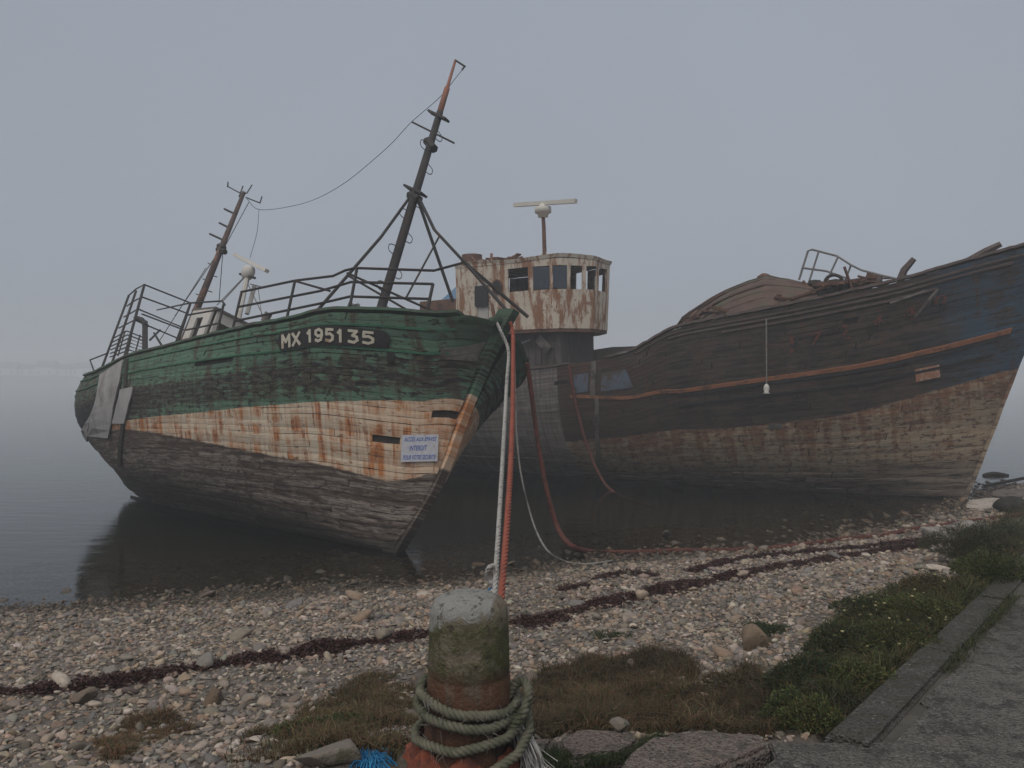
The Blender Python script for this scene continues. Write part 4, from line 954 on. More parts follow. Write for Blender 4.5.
MB().add(V, [(8+2*i, 10+2*i, 11+2*i, 9+2*i) for i in range(3)] + [(2*i, 8+2*i, 10+2*i, 2+2*i)[::-1] for i in range(3)] + [(1+2*i, 9+2*i, 11+2*i, 3+2*i) for i in range(3)]).build('far_bulwark', MAT_BASE, wk)
# collapsed, arched foredeck of planks
fd = empty('foredeck'); fd.parent = wk
crest = [(674, 327), (682, 316), (700, 305), (720, 293), (745, 283), (765, 277.5), (775, 279), (800, 283), (822, 289), (838, 296)]
CR = np.array([dp_(px, py, .2) for px, py in crest]); MAT_FD = worn('rust_red_deck', (.080, .050, .040), (.125, .078, .058), (.075, .075, .045), .48, .62, 1.3, stretch=(.8, 1.5, 1))
nb_ = 17; ys = np.linspace(-2.15, 2.15, nb_ + 1)
xs = np.linspace(CR[0, 0], CR[-1, 0], 22); zc = np.interp(xs, CR[:, 0], CR[:, 2]); rl = np.array([DARK.pos(qq, 1.0, -1)[2] for qq in np.interp(xs, [DARK.pos(t, 1.0, -1)[0] for t in np.linspace(0, 1, 80)], np.linspace(0, 1, 80))])
for k in range(nb_):
    V = []; y0, y1 = ys[k] + .012, ys[k+1] - .012; oz = rng.normal(0, .02); i0 = int(rng.integers(0, 2)); i1 = 22 - int(rng.integers(0, 5) * (abs(y0) > .6))
    for dz in (0, -.04):
        for y in (y0, y1):
            for x, z, r0 in zip(xs[i0:i1] + np.linspace(.46, .12, 22)[i0:i1] * max(0, .2 - y0), zc[i0:i1], rl[i0:i1]):
                e = 1 - abs(y / 2.6) ** 2.2; sk = -.0 if y > 0 else 0
                V.append((x, y, r0 - .25 + (z - r0 + .25) * e + oz + dz + rng.normal(0, .006)))
    n = i1 - i0; Fc = [(i, i+1, n+i+1, n+i) for i in range(n-1)] + [(2*n+i, 3*n+i, 3*n+i+1, 2*n+i+1) for i in range(n-1)]
    Fc += [(i, 2*n+i, 2*n+i+1, i+1) for i in range(n-1)] + [(n+i, n+i+1, 3*n+i+1, 3*n+i) for i in range(n-1)] + [(0, n, 3*n, 2*n), (n-1, 3*n-1, 4*n-1, 2*n-1)]
    MB().add(V, Fc).build('plank', MAT_FD, fd)
pk = dp_(764, 277, .2); MB().lathe([(.2, -.15), (.2, .02), (.06, .1)], 7, pk, .15).build('post_stub', MAT_RUST, fd)
# scrap lying along the rail
b = MB()
for k in range(60):
    px = rng.uniform(690, 880); r0 = np.interp(px, [690, 880], [322, 285]); c = dp_(px, r0 - rng.uniform(-2, 7) - (6 if 800 < px < 875 else 0), -rng.uniform(1.0, 2.0))
    a_ = rng.normal(0, 1, 3); a_[2] *= .3; a_ /= np.linalg.norm(a_); L_ = rng.uniform(.08, .45)
    b.bar(c - a_*L_, c + a_*L_, rng.uniform(.03, .14), rng.uniform(.03, .09))
b.build('scrap_heap', MAT_RUST, fd)
b = MB()
for k in range(30):
    c = dp_(rng.normal(843, 14), 291 - rng.uniform(-5, 7), rng.uniform(-1.6, -.5)); b.lathe([(.02, -.12), (.14, -.08), (.19, .02), (.13, .11), (.02, .13)], 7, c, .2)
b.build('net_heap', MAT_INNER, fd)
MB().tube(smooth_path([dp_(834 + 9*math.cos(t), 283 + 8*math.sin(t), -1.2) for t in np.linspace(.4, 6.0, 12)], 24), .045, 6).build('winch_ring', MAT_IRON, fd)
b = MB()
for px, py in ((790, 316), (797, 313), (806, 312)): c = dp_(px, py - 5, -1.7); b.lathe([(.03, -.14), (.2, -.08), (.22, .05), (.08, .13)], 8, c, .2)
b.build('blue_crate', worn('blue_crate', (.05, .13, .26), (.07, .16, .3), (.1, .12, .15)), fd)
# tubular rail, broken frames
rl_ = empty('bow_rail'); rl_.parent = wk
tubes(D, 'rail', MAT_IRON2, rl_, [[(799, 280, -.6), (802, 270, -.6), (808, 251, -.6), (812, 249.5, -.6), (837, 256, -.6), (851, 265, -.7), (861, 270, -.7), (880, 275, -.9), (897, 279, -1.1)], [(803, 268, -.6), (826, 271, -.6), (846, 278, -.7)]], .03)
for p in ([(819, 250.5), (809, 282)], [(838, 257), (815, 306)], [(851, 265), (845, 281)], [(880, 275), (878, 284)]): tubes(D, 'post', MAT_IRON2, rl_, [[(x, y, -.65) for x, y in p]], .026)
for p, w_ in (([(899, 283), (904, 270), (914, 258.5)], .10), ([(966, 263), (985, 252), (1001, 244)], .10), ([(878, 284), (880, 276)], .08)):
    P = [dp_(x, y, -1.5 if x < 950 else -1.0) for x, y in p]; b = MB()
    b.tube(P, [w_, w_*.9, w_*.7][:len(P)], 5); b.build('broken_frame', MAT_CAP, wk)
MB().bar(dp_(915, 317, -2.35), dp_(938, 289, -2.35), .05, .06).build('loose_stay', MAT_OLDWOOD, wk)
MB().bar(dp_(890, 303, -2.45), dp_(925, 291, -2.4), .05, .05).build('loose_stay', MAT_OLDWOOD, wk)

# ================================================================== MOORING BOLLARD
BX, BY_ = at_y(469, 700, 3.25)[0], 3.25
bol = setp(empty('mooring_bollard', loc=(BX, BY_, QZ - .03)), 'squat concrete and rust mooring bollard in the foreground, green with algae', 'bollard')
def m_bollard(nt):
    p = oco(nt); z = nd(nt, 'SeparateXYZ', {0: p}).outputs[2]
    n1 = noise(nt, p, 5, 7, .7); n2 = noise(nt, p, 13, 6, .7); n3 = noise(nt, p, 60, 4, .7); n4 = noise(nt, mapv(nt, p, (1, 1, .35)), 9, 5, .7)
    conc = mixc(nt, n2, (.16, .128, .09), (.27, .225, .165))
    conc = mixc(nt, rmp(nt, n3, .55, .7, 0, .6), conc, (.12, .11, .09))
    grn = mixc(nt, n2, (.050, .055, .020), (.12, .115, .045))
    c = mixc(nt, mth(nt, 'MULTIPLY', rmp(nt, n1, .38, .56), rmp(nt, z, .62, .70, 1, .1)), conc, grn)
    lich = mixc(nt, n2, (.24, .235, .21), (.36, .35, .325))
    c = mixc(nt, rmp(nt, mth(nt, 'ADD', mth(nt, 'MULTIPLY', n1, .42), mth(nt, 'SUBTRACT', z, mth(nt, 'MULTIPLY', nd(nt, 'SeparateXYZ', {0: p}).outputs[0], .28))), .885, .925), c, lich)
    rust = mixc(nt, n2, (.06, .030, .018), (.16, .075, .040)); rust = mixc(nt, rmp(nt, n4, .5, .65), rust, (.035, .022, .016))
    c = mixc(nt, rmp(nt, noise(nt, mapv(nt, p, (1, 1, .5), (4, 4, 4)), 30, 5, .75), .54, .62, 0, .75), c, (.055, .045, .032))
    c = mixc(nt, rmp(nt, mth(nt, 'ADD', z, mth(nt, 'MULTIPLY', n1, .12)), .47, .55, 1, 0), c, mixc(nt, rmp(nt, n4, .45, .6, 0, .45), rust, conc))
    c = mixc(nt, rmp(nt, mth(nt, 'ADD', z, mth(nt, 'MULTIPLY', n4, .10)), .38, .46, 1, 0), c, rust)
    return c, .88, mth(nt, 'ADD', n2, mth(nt, 'ADD', mth(nt, 'MULTIPLY', n3, .5), n1)), .045
b = MB().lathe([(.225, -.02), (.222, .05), (.205, .10), (.185, .16), (.176, .25), (.171, .33), (.168, .415), (.162, .425), (.162, .43), (.167, .44), (.164, .52), (.162, .60), (.160, .665), (.154, .695), (.138, .72), (.105, .737), (.05, .746), (.01, .748)], 48, jit=.004)
b.build('post', material('bollard_crust', m_bollard), bol, True)
MAT_GROPE = worn('mossy_rope', (.085, .085, .055), (.15, .14, .10), (.045, .052, .028), .5, .64, 6)
MAT_WROPE = worn('white_rope', (.36, .345, .32), (.44, .42, .39), (.20, .185, .17), .5, .62, 14)
MAT_OROPE = worn('orange_red_rope', (.25, .065, .04), (.30, .085, .05), (.17, .055, .04), .5, .65, 4)
MAT_RROPE = worn('rusty_red_rope', (.085, .028, .02), (.13, .042, .028), (.06, .028, .022), .5, .65, 4)
MAT_YROPE = worn('grey_rope', (.22, .21, .19), (.3, .28, .25), (.13, .12, .1), .5, .65, 4)
MAT_BLUEF = worn('blue_fibre', (.02, .17, .36), (.03, .24, .46), (.02, .12, .28), .5, .65, 9)
MAT_NET = worn('orange_net', (.17, .045, .024), (.24, .065, .032), (.08, .03, .02), .48, .62, 9)
def coil(zl, zf, zr, zb, t0, t1, r, n=60):
    t = np.linspace(t0, t1, n); z = np.interp(np.mod(t, 2*math.pi), [0, math.pi/2, math.pi, 1.5*math.pi, 2*math.pi], [zr, zb, zl, zf, zr])
    return np.stack([BX + r * np.cos(t), BY_ + r * np.sin(t), QZ - .03 + z], 1)
rr_ = .199
path = np.concatenate([coil(.365, .330, .30, .36, 0, 2*math.pi, rr_ - .004), coil(.30, .283, .275, .31, .15, 2*math.pi, rr_ + .004), coil(.165, .205, .26, .22, .2, 2*math.pi - .15, rr_ + .016),
                       [np.array([BX + .235, BY_ - .03, QZ + .26]), np.array([BX + .245, BY_ - .08, QZ + .18]), np.array([BX + .20, BY_ - .17, QZ + .13]), np.array([BX + .06, BY_ - .25, QZ + .07]), np.array([BX - .05, BY_ - .31, QZ + .03])]])
path[:, :2] += (np.stack([np.sin(np.arange(len(path)) * .33), np.cos(np.arange(len(path)) * .27)], 1) * .004)
path[:, 2] += .007 * np.sin(np.arange(len(path)) * .21 + 1) + .004 * np.sin(np.arange(len(path)) * .57)
path = path + rng.normal(0, .0015, path.shape)
fray = MB()
for k in range(260):
    p0 = path[rng.integers(2, len(path) - 2)] + rng.normal(0, .014, 3); dv_ = rng.normal(0, 1, 3); dv_ /= np.linalg.norm(dv_)
    fray.tube([p0, p0 + dv_ * .02 + rng.normal(0, .005, 3), p0 + dv_ * rng.uniform(.025, .05) + np.array([0, 0, -.012])], [.0011, .0009, .0005], 3, False)
cr = setp(rope_mesh(path, .0200, 15, 7).build('mooring_rope', MAT_GROPE, None, True), 'thick mossy twisted rope wound round the foreground bollard', 'rope')
fray.build('loose_fibres', MAT_YROPE, cr)['kind'] = 'stuff'
kp = [np.array([BX + .19 + .05*math.cos(t), BY_ - .06 + .06*math.sin(t*1.0), QZ + .29 + .07*math.sin(t + .7)]) for t in np.linspace(0, 6.6, 20)]
rope_mesh(smooth_path(kp, 50), .020, 15, 7).build('knot', MAT_GROPE, cr, True)
b = MB()
for k in range(120):        # frayed white end hanging at the right of the bollard
    p0 = np.array([BX + .21, BY_ - .05, QZ + .20]) + rng.normal(0, .012, 3); p1 = p0 + np.array([.035 + rng.normal(0, .02), -.03 + rng.normal(0, .015), -.11]); p2 = p0 + np.array([.075 + rng.normal(0, .03), -.05 + rng.normal(0, .03), -.205 + rng.uniform(0, .04)])
    b.tube(smooth_path([p0, p1, p2], 6), .0022, 3, False)
b.build('frayed_end', MAT_WROPE, cr)
b = MB(); V = []; n, m = 90, 7                      # torn net round the foot
for i in range(n):
    t = 2*math.pi*i/n
    for j in range(m):
        f = j/(m-1); r = .20 + .075*f + .03*math.sin(5*t+1) * f + rng.normal(0, .008); V.append((BX + r*math.cos(t), BY_ + r*math.sin(t), QZ + .012 + .10*(1-f)**1.2 + .03*math.sin(7*t + 3*f) * (1-f*.6) + abs(rng.normal(0, .008))))
b.add(V, [(i*m+j, ((i+1) % n)*m+j, ((i+1) % n)*m+j+1, i*m+j+1) for i in range(n) for j in range(m-1)])
setp(b.build('fishing_net', MAT_NET, None, True), 'crumpled orange net bunched round the bollard foot', 'net')
b = MB(); c = on_z(372, 764, QZ - .09)
for k in range(260):
    a_ = rng.uniform(0, 2*math.pi); L_ = rng.uniform(.04, .11); p0 = c + np.append(rng.normal(0, .022, 2), .0); h = rng.uniform(.02, .06)
    b.tube(smooth_path([p0, p0 + np.array([math.cos(a_)*L_*.5, math.sin(a_)*L_*.4, h]), p0 + np.array([math.cos(a_)*L_, math.sin(a_)*L_*.8, .012])], 6), .0028, 3, False)
setp(b.build('frayed_rope', MAT_BLUEF), 'bright blue tuft of frayed rope left of the bollard foot', 'rope')

# ================================================================== ROPES BETWEEN BOATS AND SHORE
def wpt(px, py, y): return at_y(px, py, y)
bowY = float(toW(G, (gst[-1][0], 0, gst[-1][1]))[1])
e1 = ground(493, 622); e2 = ground(499, 628)
s1 = wpt(494.5, 318, bowY - .12); s2 = wpt(508.5, 351, bowY - .36)
pts = [s1, wpt(501, 332, bowY - .25), s2] + [lerp(s2, e1, f) + np.array([0, 0, -.10 * math.sin(f * math.pi)]) for f in (.15, .3, .45, .6, .75, .9)] + [e1 - np.array([0, 0, .08])]
wr = setp(rope_mesh(smooth_path(pts, 120), .031, 5, 6).build('mooring_line', MAT_WROPE, None, True), 'taut white rope from the green boat\'s bow down to the beach', 'rope')
kc = lerp(s2, e1, .885)
rope_mesh(smooth_path([kc + np.array([-.045 + .055*math.cos(t), -.04 + .03*math.sin(2*t), -.02 + .09*math.sin(t)]) for t in np.linspace(0, 9.0, 20)], 50), .026, 8, 5).build('knot', MAT_WROPE, wr, True)
rope_mesh(smooth_path([kc + np.array([-.03 + .05*math.cos(t), .03*math.sin(t) - .02, -.14 - .02*t]) for t in np.linspace(0, 9, 22)], 40), .013, 10, 5).build('lashing', MAT_BLUEF, wr, True)
s3 = wpt(513, 334, bowY - .22)
pts = [wpt(510, 322, bowY - .1), s3] + [lerp(s3, e2, f) + np.array([.05 * math.sin(f * math.pi), 0, -.06 * math.sin(f * math.pi)]) for f in (.2, .4, .6, .8, .93)] + [e2 - np.array([0, 0, .1])]
setp(rope_mesh(smooth_path(pts, 120), .038, 5, 6).build('mooring_line', MAT_OROPE, None, True), 'taut orange-red rope beside the white one from the green bow', 'rope')
gl = [ground(*p) + np.array([0, 0, .03]) for p in ((566, 564), (590, 566), (612, 563))]
pts = [wpt(514, 345, bowY - .1), wpt(515.5, 400, bowY - .15), wpt(517, 440, bowY - .2), wpt(522, 480, bowY - .3), wpt(533, 522, bowY - .4), wpt(547, 550, 12.2)] + gl
setp(rope_mesh(smooth_path(pts, 100), .018, 9, 5).build('mooring_line', MAT_YROPE, None, True), 'thin slack grey rope curving from the green bow to the stones', 'rope')
lay = [ground(*p) + np.array([0, 0, .02]) for p in ((590, 553), (625, 554), (680, 552), (730, 552), (790, 548), (840, 541), (885, 537), (910, 531), (940, 527), (975, 522), (1015, 517), (1060, 512))]
pts = [wpt(527, 363, bowY + .25), wpt(531, 390, bowY + .25), wpt(537, 435, bowY + .2), wpt(546, 487, bowY), wpt(558, 528, bowY - .2), wpt(572, 546, 12.9)] + lay
setp(rope_mesh(smooth_path(pts, 200), .046, 5, 6).build('mooring_line', MAT_RROPE, None, True), 'thick slack red rope from the green boat\'s far bow, trailing along the waterline', 'rope')
qd = toW(D, DARK.pos(*DARK.sv(570, 368), -1, np.array(.1)))[1]
pts = [wpt(569, 366, qd), wpt(572, 384, qd - .15), wpt(577, 410, qd - .2), wpt(586, 442, qd - .3), wpt(598, 472, qd - .6), wpt(612, 491, qd - 1.2), wpt(632, 500, qd - 2.2), wpt(655, 504, 18.6)]
pts[-1][2] = -.05
setp(rope_mesh(smooth_path(pts, 100), .045, 5, 6).build('mooring_line', MAT_RROPE, None, True), 'dull red rope hanging from the dark wreck\'s waist into the water', 'rope')
qa = [DARK.sv(767, y) for y in (319, 340, 362, 386)]
hc = setp(empty('hanging_line'), 'thin cord with a pale weight hanging down the dark wreck\'s side', 'rope')
MB().tube([toW(D, DARK.pos(*t, -1, np.array(.14))) for t in qa], .018, 5).build('cord', MAT_YROPE, hc)
MB().lathe([(.02, .10), (.06, .06), (.08, -.02), (.05, -.10), (.10, -.13), (.02, -.15)], 10, toW(D, DARK.pos(*qa[-1], -1, np.array(.17)))).build('weight', MAT_WHITE, hc, True)

# ================================================================== STONES
def ico(sub):
    bm = bmesh.new(); bmesh.ops.create_icosphere(bm, subdivisions=sub, radius=1.0)
    V = np.array([v.co[:] for v in bm.verts]); T = np.array([[v.index for v in f.verts] for f in bm.faces]); bm.free(); return V, T
def stone_shapes(sub, k):
    V, T = ico(sub); out = []
    for _ in range(k):
        W = V.copy(); 
        for _i in range(11):
            d = rng.normal(0, 1, 3); d /= np.linalg.norm(d); t = W @ d; lim = rng.uniform(.42, .85); W -= np.outer(np.maximum(0, t - lim) * .95, d)
        W *= 1 + .05 * np.sin(V @ rng.normal(0, 3, 3))[:, None]; out.append(W)
    return np.array(out), T
PAL = np.array([(.225, .185, .15), (.175, .16, .145), (.145, .138, .132), (.27, .22, .175), (.205, .155, .115), (.11, .108, .108), (.18, .13, .095), (.33, .295, .26), (.155, .135, .11), (.08, .068, .056), (.20, .17, .15)])
def rotmats(n, flat=.35):
    a = rng.uniform(0, 2*math.pi, n); bx = rng.normal(0, flat, n); by = rng.normal(0, flat, n)
    ca, sa = np.cos(a), np.sin(a); cx, sx = np.cos(bx), np.sin(bx); cy_, sy = np.cos(by), np.sin(by); Z = np.zeros(n); O = np.ones(n)
    Rz = np.stack([ca, -sa, Z, sa, ca, Z, Z, Z, O], 1).reshape(n, 3, 3); Rx = np.stack([O, Z, Z, Z, cx, -sx, Z, sx, cx], 1).reshape(n, 3, 3); Ry = np.stack([cy_, Z, sy, Z, O, Z, -sy, Z, cy_], 1).reshape(n, 3, 3)
    return Rx @ Ry @ Rz
def m_stone(per_obj):
    def fn(nt):
        p = nd(nt, 'NewGeometry').outputs['Position']; z = nd(nt, 'SeparateXYZ', {0: p}).outputs[2]
        if per_obj:
            r = nd(nt, 'ValToRGB', {0: orand(nt)}); r.color_ramp.interpolation = 'CONSTANT'; e = r.color_ramp.elements
            while len(e) < len(PAL): e.new(0.5)
            for i in range(len(PAL)): e[i].position = i / len(PAL); e[i].color = rgb(PAL[i])
            c = r.outputs[0]
        else: c = attr(nt, 'Col').outputs['Color']
        n1 = noise(nt, p, 24, 5, .7); n2 = noise(nt, p, 4, 3)
        c = mixc(nt, rmp(nt, n1, .35, .7, 0, .45), c, (.10, .088, .075))
        wet = rmp(nt, mth(nt, 'ADD', z, mth(nt, 'MULTIPLY', n2, .22)), .14, .34)
        dk = nd(nt, 'Mix', {0: 1.0, 6: c, 7: (.34, .31, .26, 1)}, data_type='RGBA', blend_type='MULTIPLY').outputs[2]
        c = mixc(nt, wet, dk, c)
        c = mixc(nt, rmp(nt, z, -.28, .0, 1, 0), c, (.020, .021, .013))
        return c, rmp(nt, wet, 0, 1, .45, .85), n1, .008
    return fn
PAL = PAL * np.array([1.40, 1.31, 1.22]) + np.array([.035, .029, .022])
MAT_PEB = material('pebble', m_stone(False)); MAT_STONE = material('beach_stone', m_stone(True))
def scatter(n, ymin, ymax, xk=.80, x0=2.2):
    P = np.stack([rng.uniform(-1, 1, n), rng.uniform(ymin, ymax, n)], 1); P[:, 0] *= ymax * xk + x0
    P = P[np.abs(P[:, 0]) < P[:, 1] * xk + x0]
    d = shore_d(P); q = quay_d(P); m = (d > -3.2) & (q > .1); return P[m], d[m], q[m]
VEGPX = {  # outlines of the overgrown patches, read on the ground
 'A': [(512, 700), (530, 684), (545, 672), (572, 668), (590, 660), (622, 662), (650, 655), (684, 660), (700, 674), (690, 690), (722, 694), (735, 680), (752, 672), (770, 690), (775, 738), (640, 736), (520, 742)],
 'B': [(215, 768), (250, 735), (300, 716), (330, 697), (372, 676), (428, 662), (428, 740), (395, 768)],
 'B2': [(95, 745), (130, 722), (175, 716), (195, 730), (150, 745), (110, 768)],
 'C': [(770, 735), (772, 700), (800, 665), (830, 632), (850, 612), (890, 592), (930, 585), (975, 590), (1000, 570), (1024, 560), (1024, 590), (985, 607), (838, 736)],
 'D': [(958, 575), (968, 552), (985, 532), (1005, 515), (1040, 498), (1040, 560), (1000, 590), (970, 590)]}
VEG = {k: np.array([ground(*p)[:2] for p in v]) for k, v in VEGPX.items()}
def veg_any(P): return np.any([in_poly(P, v) for v in VEG.values()], axis=0)
def pebbles(P, size, sub, name, nshape=10):
    n = len(P); S, T = stone_shapes(sub, nshape); k = rng.integers(0, nshape, n)
    sc = size[:, None] * np.stack([rng.uniform(.8, 1.35, n), rng.uniform(.65, 1.0, n), rng.uniform(.30, .58, n)], 1)
    z = height(P); pos = np.c_[P, z + sc[:, 2] * rng.uniform(.05, .75, n)]
    V = np.einsum('nvj,nij->nvi', S[k] * sc[:, None, :], rotmats(n)) + pos[:, None, :]
    nv = S.shape[1]; Q = (T[None] + (np.arange(n) * nv)[:, None, None]).reshape(-1, 3)
    c = PAL[rng.integers(0, len(PAL), n)] * rng.uniform(.75, 1.2, (n, 1)) * np.clip(rng.normal(1, .03, (n, 3)), .9, 1.1)
    me = npmesh(V.reshape(-1, 3), Q, name, 3); vcol(me, np.repeat(c, nv, 0)); return setp(link(name, me, MAT_PEB, beach, sub > 1), kind='stuff')
P, d, q = scatter(80000, 2.8, 8.0); v_ = veg_any(P); keep = ~v_ | (rng.random(len(P)) < np.where(in_poly(P, VEG['B']) | in_poly(P, VEG['B2']), .55, .10)); P = P[keep]; q = q[keep]
sz = np.exp(rng.normal(math.log(.019), .45, len(P))); sz = np.clip(sz, .011, .085); P = P[:25000]; sz = sz[:25000]
pebbles(P, sz, 2, 'near_pebbles')
P, d, q = scatter(170000, 7.6, 13.5); keep = ~veg_any(P); P = P[keep]; P = P[:42000]
pebbles(P, np.clip(np.exp(rng.normal(math.log(.027), .45, len(P))), .015, .10), 1, 'mid_pebbles')
P, d, q = scatter(90000, 13.3, 26.0); keep = ~veg_any(P); P = P[keep][:18000]
pebbles(P, np.clip(np.exp(rng.normal(math.log(.045), .45, len(P))), .02, .13), 1, 'far_pebbles')
# the larger stones, one by one
S, T = stone_shapes(2, 9); SM = []
for k in range(9):
    W = S[k] * np.array([1.1, .85, .6]); me = npmesh(W, T, 'stone', 3); me.materials.append(MAT_STONE); me.shade_smooth(); SM.append(me)
P, d, q = scatter(9000, 2.9, 17); keep = (~veg_any(P)) | (rng.random(len(P)) < .03); P = P[keep]; d = d[keep]
wgt = np.where(d < 1.8, 1.7, 1.0) / (1 + P[:, 1] * .12); idx = rng.choice(len(P), 290, False, p=wgt / wgt.sum()); P = P[idx]; d = d[idx]; hz_ = height(P)
for i in range(290):
    o = bpy.data.objects.new('stone', SM[i % 9]); COL.objects.link(o); o.parent = beach
    s_ = float(np.clip(np.exp(rng.normal(math.log(.062), .42)), .04, .15)) * (1.15 if d[i] < 2 else 1.0) * min(1.0, .55 + P[i, 1] * .06)
    o.location = (P[i, 0], P[i, 1], hz_[i] + s_ * .22); o.rotation_euler = (rng.normal(0, .3), rng.normal(0, .3), rng.uniform(0, 6.28)); o.scale = (s_ * rng.uniform(.9, 1.3), s_ * rng.uniform(.8, 1.1), s_ * rng.uniform(.5, .85))
for px, py in ((112, 682), (208, 669), (283, 657), (384, 642), (640, 600), (742, 578), (835, 560), (60, 690)):
    g = ground(px, py); o = bpy.data.objects.new('stone', SM[px % 9]); COL.objects.link(o); o.parent = beach; s_ = rng.uniform(.07, .12)
    o.location = g + np.array([0, 0, .05]); o.rotation_euler = (rng.normal(0, .3), rng.normal(0, .3), rng.uniform(0, 6)); o.scale = (s_, s_ * .9, s_)
# rocks that stand out
def rock(px, py, size, c1, c2, c3, label, k=0, rz=0.0, dz=.0):
    g = ground(px, py); W = stone_shapes(3, 1)[0][0] * np.array(size); me = npmesh(W, ico(3)[1], 'rock', 3)
    o = link('rock', me, worn('rock_%d_%d' % (px, py), c1, c2, c3, .5, .62, 6, bump=.02), None, True); o.location = g + np.array([0, 0, size[2] * .35 + dz]); o.rotation_euler = (0, 0, rz)
    return setp(o, label, 'rock')
rock(757, 649, (.15, .13, .13), (.17, .12, .08), (.23, .175, .12), (.10, .075, .05), 'rounded tan boulder on the shingle beside a green tuft')
rock(84, 703, (.10, .08, .085), (.15, .115, .085), (.19, .15, .11), (.09, .07, .055), 'squarish brown rock among the pebbles at the left', rz=.4)
rock(214, 703, (.12, .08, .085), (.12, .08, .05), (.16, .11, .07), (.08, .055, .04), 'dark brown pointed rock below the seaweed line at the left', rz=1.0)
rock(985, 507, (.75, .38, .16), (.36, .31, .26), (.42, .37, .32), (.22, .19, .16), 'pale flat rock beside the wreck\'s stem', rz=.2)
rock(938, 541, (.45, .28, .24), (.26, .23, .20), (.33, .29, .25), (.16, .14, .11), 'pale rock half under seaweed at the right of the beach', rz=.7)
rock(962, 535, (.5, .3, .2), (.24, .215, .19), (.30, .27, .235), (.14, .12, .1), 'grey rock behind the pale one near the green bank', rz=2.7)
rock(1010, 512, (.34, .26, .24), (.018, .017, .015), (.035, .032, .026), (.05, .045, .03), 'black weed-covered rock at the right edge')
rock(1036, 496, (1.1, .5, .12), (.12, .10, .085), (.16, .135, .115), (.07, .06, .05), 'low brown rock ledge right of the wreck\'s stem')
rock(335, 762, (.20, .11, .06), (.17, .14, .115), (.21, .18, .15), (.09, .085, .05), 'low flat rock at the lower edge left of the bollard', rz=.3)
rock(620, 752, (.05, .05, .03), (.17, .14, .115), (.21, .18, .15), (.09, .085, .05), 'small stone in the grass between the paving slabs', rz=.3, dz=.1)
lg = on_z(998, 476, 0); o = setp(MB().tube(smooth_path([lg + np.array([-.45, 0, .02]), lg + np.array([-.1, .1, .05]), lg + np.array([.35, .05, .02])], 8), [.03, .06, .06, .07, .07, .06, .05, .03], 8).build('drifting_log', MAT_INNER, None, True), 'dark drifting log in the water right of the wreck', 'log')
tb = setp(MB().bar(on_z(985, 486, .06), on_z(1045, 474, .3), .08, .07).build('stranded_timber', MAT_INNER), 'dark stranded timber lying at the right edge of the shore', 'timber')

# ================================================================== SEAWEED AND PLANTS
def m_leafy(nt):
    c = attr(nt, 'Col').outputs['Color']; p = nd(nt, 'NewGeometry').outputs['Position']
    return mixc(nt, noise(nt, p, 30, 3), c, nd(nt, 'Mix', {0: 1.0, 6: c, 7: (.55, .55, .5, 1)}, data_type='RGBA', blend_type='MULTIPLY').outputs[2]), .75, None, 0
MAT_LEAF = material('leaves', m_leafy)
MAT_WEED = material('seaweed', lambda nt: (mixc(nt, noise(nt, oco(nt), 20, 4), (.024, .009, .008), (.075, .028, .020)), .45, None, 0))
def blades(P, h, wd, lean, C):
    """narrow bent blades: two quads each"""
    n = len(P); a = rng.uniform(0, 2*math.pi, n); l = np.abs(rng.normal(lean, lean * .5, n)); az = rng.uniform(0, 2*math.pi, n)
    D2 = np.stack([np.cos(a), np.sin(a), np.zeros(n)], 1); S2 = np.stack([np.cos(az), np.sin(az), np.zeros(n)], 1) * (wd / 2)[:, None]
    up = np.array([0, 0, 1.]); hh = h[:, None]
    m1 = P + hh * (.55 * up + .3 * l[:, None] * D2); t1 = P + hh * (.95 * up * np.clip(1 - .35 * l[:, None], .2, 1) + 1.0 * l[:, None] * D2)
    V = np.stack([P - S2, P + S2, m1 - S2 * .8, m1 + S2 * .8, t1 - S2 * .15, t1 + S2 * .15], 1)
    Q = (np.array([[0, 1, 3, 2], [2, 3, 5, 4]])[None] + (np.arange(n) * 6)[:, None, None]).reshape(-1, 4)
    me = npmesh(V.reshape(-1, 3), Q); vcol(me, np.repeat(C, 6, 0)); return me
def leaf_cloud(P, D3, ln, wd, C):
    """pointed leaves at P along D3"""
    n = len(P); D3 = D3 / (np.linalg.norm(D3, axis=1)[:, None] + 1e-9); r = rng.normal(0, 1, (n, 3)); S3 = np.cross(D3, r); S3 /= np.linalg.norm(S3, axis=1)[:, None] + 1e-9
    V = np.stack([P, P + D3 * (ln * .5)[:, None] + S3 * (wd / 2)[:, None], P + D3 * ln[:, None], P + D3 * (ln * .5)[:, None] - S3 * (wd / 2)[:, None]], 1)
    return V, np.repeat(C, 4, 0)
def in_area(poly, n):
    lo, hi = poly.min(0), poly.max(0); P = rng.uniform(lo, hi, (n * 3, 2)); P = P[in_poly(P, poly)][:n]; return np.c_[P, height(P)]
def colmix(n, cols, w_=None): return np.array(cols)[rng.choice(len(cols), n, p=w_)] * rng.uniform(.7, 1.25, (n, 1))
BRN = [(.085, .054, .025), (.062, .050, .020), (.048, .048, .016), (.10, .048, .024), (.034, .035, .012), (.12, .085, .042), (.075, .040, .020)]
GRN = [(.045, .064, .018), (.062, .080, .022), (.085, .090, .026), (.028, .040, .014), (.085, .066, .024)]
def patchy(P, s, thr): return lump(P[:, :2] * 1.0, s) + rng.normal(0, .10, len(P)) > thr
